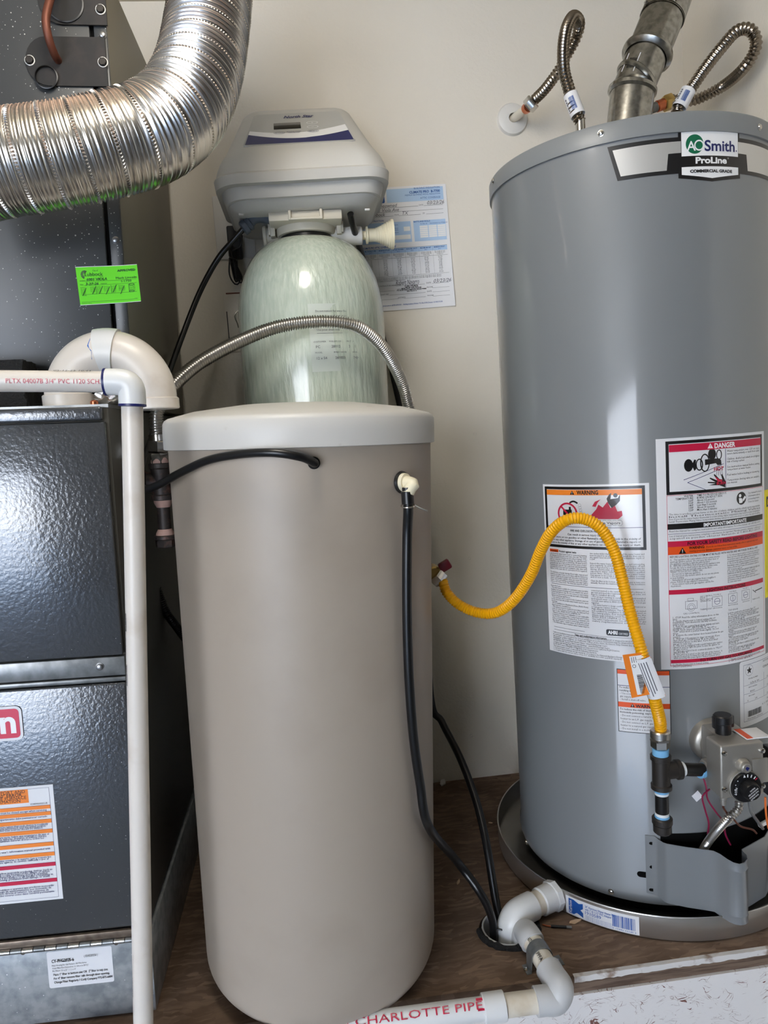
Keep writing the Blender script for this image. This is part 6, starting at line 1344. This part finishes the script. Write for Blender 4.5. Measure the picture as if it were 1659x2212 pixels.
m = MB(); m.rod(V((X0, YTE, zt0)), V((X0, YTE, zt1)), .0140, 28, .001); bead(m, V((X0, YTE, zt0)), (0, 0, -1), .0140); bead(m, V((X0, YTE, zt1)), (0, 0, 1), .0140)
xb = onY(1470, 1664, YTE).x; m.rod(V((X0, YTE, zm_)), V((xb, YTE, zm_)), .0135, 28, .001); bead(m, V((xb, YTE, zm_)), (-1, 0, 0), .0135); part('tee', m, M['black_iron'], ht2)
part('sealant_ring', MB().rod(V((X0, YTE, zt0-.002)), V((X0, YTE, zt0+.011)), .0128, 24, .001), M['sealant_blue'], ht2); part('sealant_ring', MB().rod(V((X0, YTE, zt1+.002)), V((X0, YTE, zt1-.006)), .0115, 24, .001), M['sealant_blue'], ht2)
zc_ = onY(1424, 1765, YTE).z; ze_ = onY(1423, 1800, YTE).z
part('drip_nipple', MB().rod(V((X0, YTE, zt1-.004)), V((X0, YTE, zc_-.004)), .0106, 24), M['black_pipe'], ht2); part('tape_ring', MB().rod(V((X0, YTE, zt1-.005)), V((X0, YTE, zt1-.009)), .0112, 24), M['ptfe_white'], ht2)
part('sealant_ring', MB().rod(V((X0, YTE, zc_+.004)), V((X0, YTE, zc_-.004)), .0118, 24, .001), M['sealant_blue'], ht2); part('tape_ring', MB().rod(V((X0, YTE, zc_+.008)), V((X0, YTE, zc_+.003)), .0112, 24), M['ptfe_white'], ht2)
m = MB(); m.rod(V((X0, YTE, zc_)), V((X0, YTE, zc_-.012)), .0162, 28, .002); m.rod(V((X0, YTE, zc_-.010)), V((X0, YTE, ze_)), .0145, 28, .003); part('cap', m, M['black_iron'], ht2)
xi = IX; yi = YV+.055
part('branch_nipple', MB().rod(V((xb-.004, YTE, zm_)), V((xi+.003, yi, IZ)), .0106, 24), M['black_pipe'], ht2)
part('tape_ring', MB().rod(V((xb-.001, YTE, zm_)), V((xb+.006, YTE, zm_)), .0114, 24, .001), M['ptfe_white'], ht2); part('sealant_ring', MB().rod(V((xi-.010, YTE+(yi-YTE)*.85, IZ)), V((xi+.001, yi, IZ)), .0120, 24, .001), M['sealant_blue'], ht2)

# ================================================================ floor hole sleeve and 1 inch drain line
fs_ = thing('floor_sleeve', 'short grey pipe sleeve with black sealant ring in the floor hole', 'pipe sleeve', (HC.x, HC.y, -.10))
m = MB(); m.lathe([(.0470, -.12), (.0470, .004), (.0440, .004), (.0440, -.12)], (HC.x, HC.y, 0), (0, 0, 1), 40); part('sleeve', m, M['pvc_grey'], fs_)
m = MB(); rr = random.Random(11); ring = []; rad = []
for k in range(30):
    t = math.radians(178+200*k/29); ring.append(V((HC.x+.0525*math.cos(t), HC.y+.0525*math.sin(t), .002+rr.uniform(-.001, .001)))); rad.append(.0055+rr.uniform(-.0012, .0015))
m.sweep(ring, rad, 12); part('sealant_bead', m, M['foam_black'], fs_, 'lumpy black sealant bead')
m = MB(); m.lathe([(0, -.118), (.05, -.118), (.05, -.121), (0, -.121)], (HC.x, HC.y, 0), (0, 0, 1), 24); part('dark_bottom', m, M['cavity'], fs_)
dl = thing('drain_line', 'white plastic drain line from the floor hole along the platform front', 'pipe', (HC.x+.02, YE, -.03))
r1 = .0167; rh1 = .0212
e0 = V((HC.x+.020, HC.y-.010, -.06)); zc2 = .024
pA = onZ(1133, 1990, .034); pB = onZ(1150, 2035, .026); pC = onZ(1188, 2098, .019)
d1 = (pC-pB).normalized()
pts = smooth_path([V((pA.x-.004, pA.y+.004, -.10)), V((pA.x-.004, pA.y+.004, -.02)), V((pA.x-.003, pA.y+.002, .004)), V((pA.x, pA.y-.004, .016)), pB-d1*.010, pB+d1*.002], .003)[0]
part('floor_elbow', MB().sweep(pts, [rh1]*len(pts), 30), M['pvc_grey'], dl)
YD = -0.728
eC = onY(1200, 2150, YD); d2 = V((pC.x-pB.x, pC.y-pB.y, 0)).normalized()
part('short_pipe', MB().rod(pB-d1*.004, pC+d1*.004, r1, 28), M['pvc_cream'], dl)
sp = [o for o in dl.children if o.name.startswith('short_pipe')][-1]
f = pipe_map(pB, d1, r1, V((-.55, -.25, .8))); cv = Canvas(f, 0, .0003); LL = (pC-pB).length; cv.text('ASTM D1785', .003, -.002, .0085, 'print_black', width=LL*.45, bold=.01); cv.text('PPFA', LL*.58, -.002, .0085, 'print_black', width=LL*.26, bold=.01); cv.build(sp)
ce = onY(1197, 2158, YD); cl_ = onY(1050, 2178, YD); far = onY(520, 2247, YD)
dh_ = (cl_-ce).normalized()
pts = smooth_path([pC-d1*.006, pC+d1*.012, V((pC.x+d1.x*.030, YD+.006, ce.z+.012)), ce+V((.002, 0, -.001)), ce+dh_*.016, ce+dh_*.030], .003)[0]
part('corner_elbow', MB().sweep(pts, [rh1]*len(pts), 30), M['pvc_grey'], dl)
part('link_pipe', MB().rod(ce+dh_*.020, cl_, r1, 28), M['pvc_cream'], dl)
cp1 = onY(1090, 2172, YD); cp0 = onY(1043, 2179, YD); part('coupling', MB().rod(cp0, cp1, rh1, 30, .001), M['pvc_white'], dl)
m = MB(); m.rod(far+dh_*.3, cp0-dh_*.004, r1, 28); lp_ = part('long_pipe', m, M['pvc_white'], dl)
tx0 = onY(716, 2222, YD); L3 = (cp0-tx0).length; f = pipe_map(tx0, -dh_, r1, V((0, -.62, .78))); cv = Canvas(f, 0, .0003)
cv.text('CHARLOTTE PIPE', L3*.155, -.004, .0150, 'print_red', width=L3*.835, bold=-.004); cv.text('TTDM', 0, -.001, .0075, 'print_red', width=L3*.11); cv.rect(L3*.955, -.006, L3*1.0, .012, 'print_red'); cv.build(lp_)
# pipe strap over the short pipe
ps = pB.lerp(pC, .42); side = -d1.cross(V((0, 0, 1))).normalized(); upn = side.cross(d1).normalized()
stp = thing('pipe_strap', 'galvanized pipe strap holding the short drain pipe to the floor', 'strap', (ps.x, ps.y, 0))
m = MB(); vs = []; fs = []; nn = 20; prof = [(-.028, -(ps.z-.001)), (-.020, -(ps.z-.001))]+[(-(r1+.0012)*math.cos(PI*k/nn), (r1+.0012)*math.sin(PI*k/nn)) for k in range(nn+1)]+[(r1+.003, -(ps.z-.001)), (.040, -(ps.z-.001))]
for a, b in prof:
    for dx in (-.010, .010):
        for off in (0, .0014): vs.append(ps+side*a+V((0, 0, 1))*b+d1*dx+V((0, 0, off if abs(a) > r1+.002 else 0))+(side*a+V((0, 0, 1))*b).normalized()*(off if abs(a) <= r1+.002 else 0))
for i in range(len(prof)-1):
    a = 4*i; b = a+4; fs += [(a, b, b+2, a+2), (a+1, a+3, b+3, b+1), (a, a+1, b+1, b), (a+2, b+2, b+3, a+3)]
m.add(vs, fs); part('strap_band', m, M['galv_dark'], stp)
for s in (-.025, .031):
    p = ps+side*s; q = MB(); q.lathe([(.0045, .002), (.0042, .0036), (.002, .0044), (.0014, .0034), (0, .0034)], (p.x, p.y, 0), (0, 0, 1), 14); part('screw', q, M['chrome'], stp)
# scrap of wire on the floor
a = onZ(1172, 1997, .003); b = onZ(1190, 2001, .003); c = onZ(1235, 2003, .003)
sw = thing('wire_scrap', 'short scrap of black wire with bare copper end on the floor', 'wire', (a.x, a.y, 0))
part('copper_end', hose([a, a.lerp(b, .5)+V((0, -.001, 0)), b], .0013, seg=8), M['copper'], sw); part('insulation', hose([b, b.lerp(c, .5), c.lerp(b, .25)], .0026, seg=10), M['black_rubber'], sw); part('cut_end', hose([c.lerp(b, .25), c], .0025, seg=10), M['galv_dark'], sw)
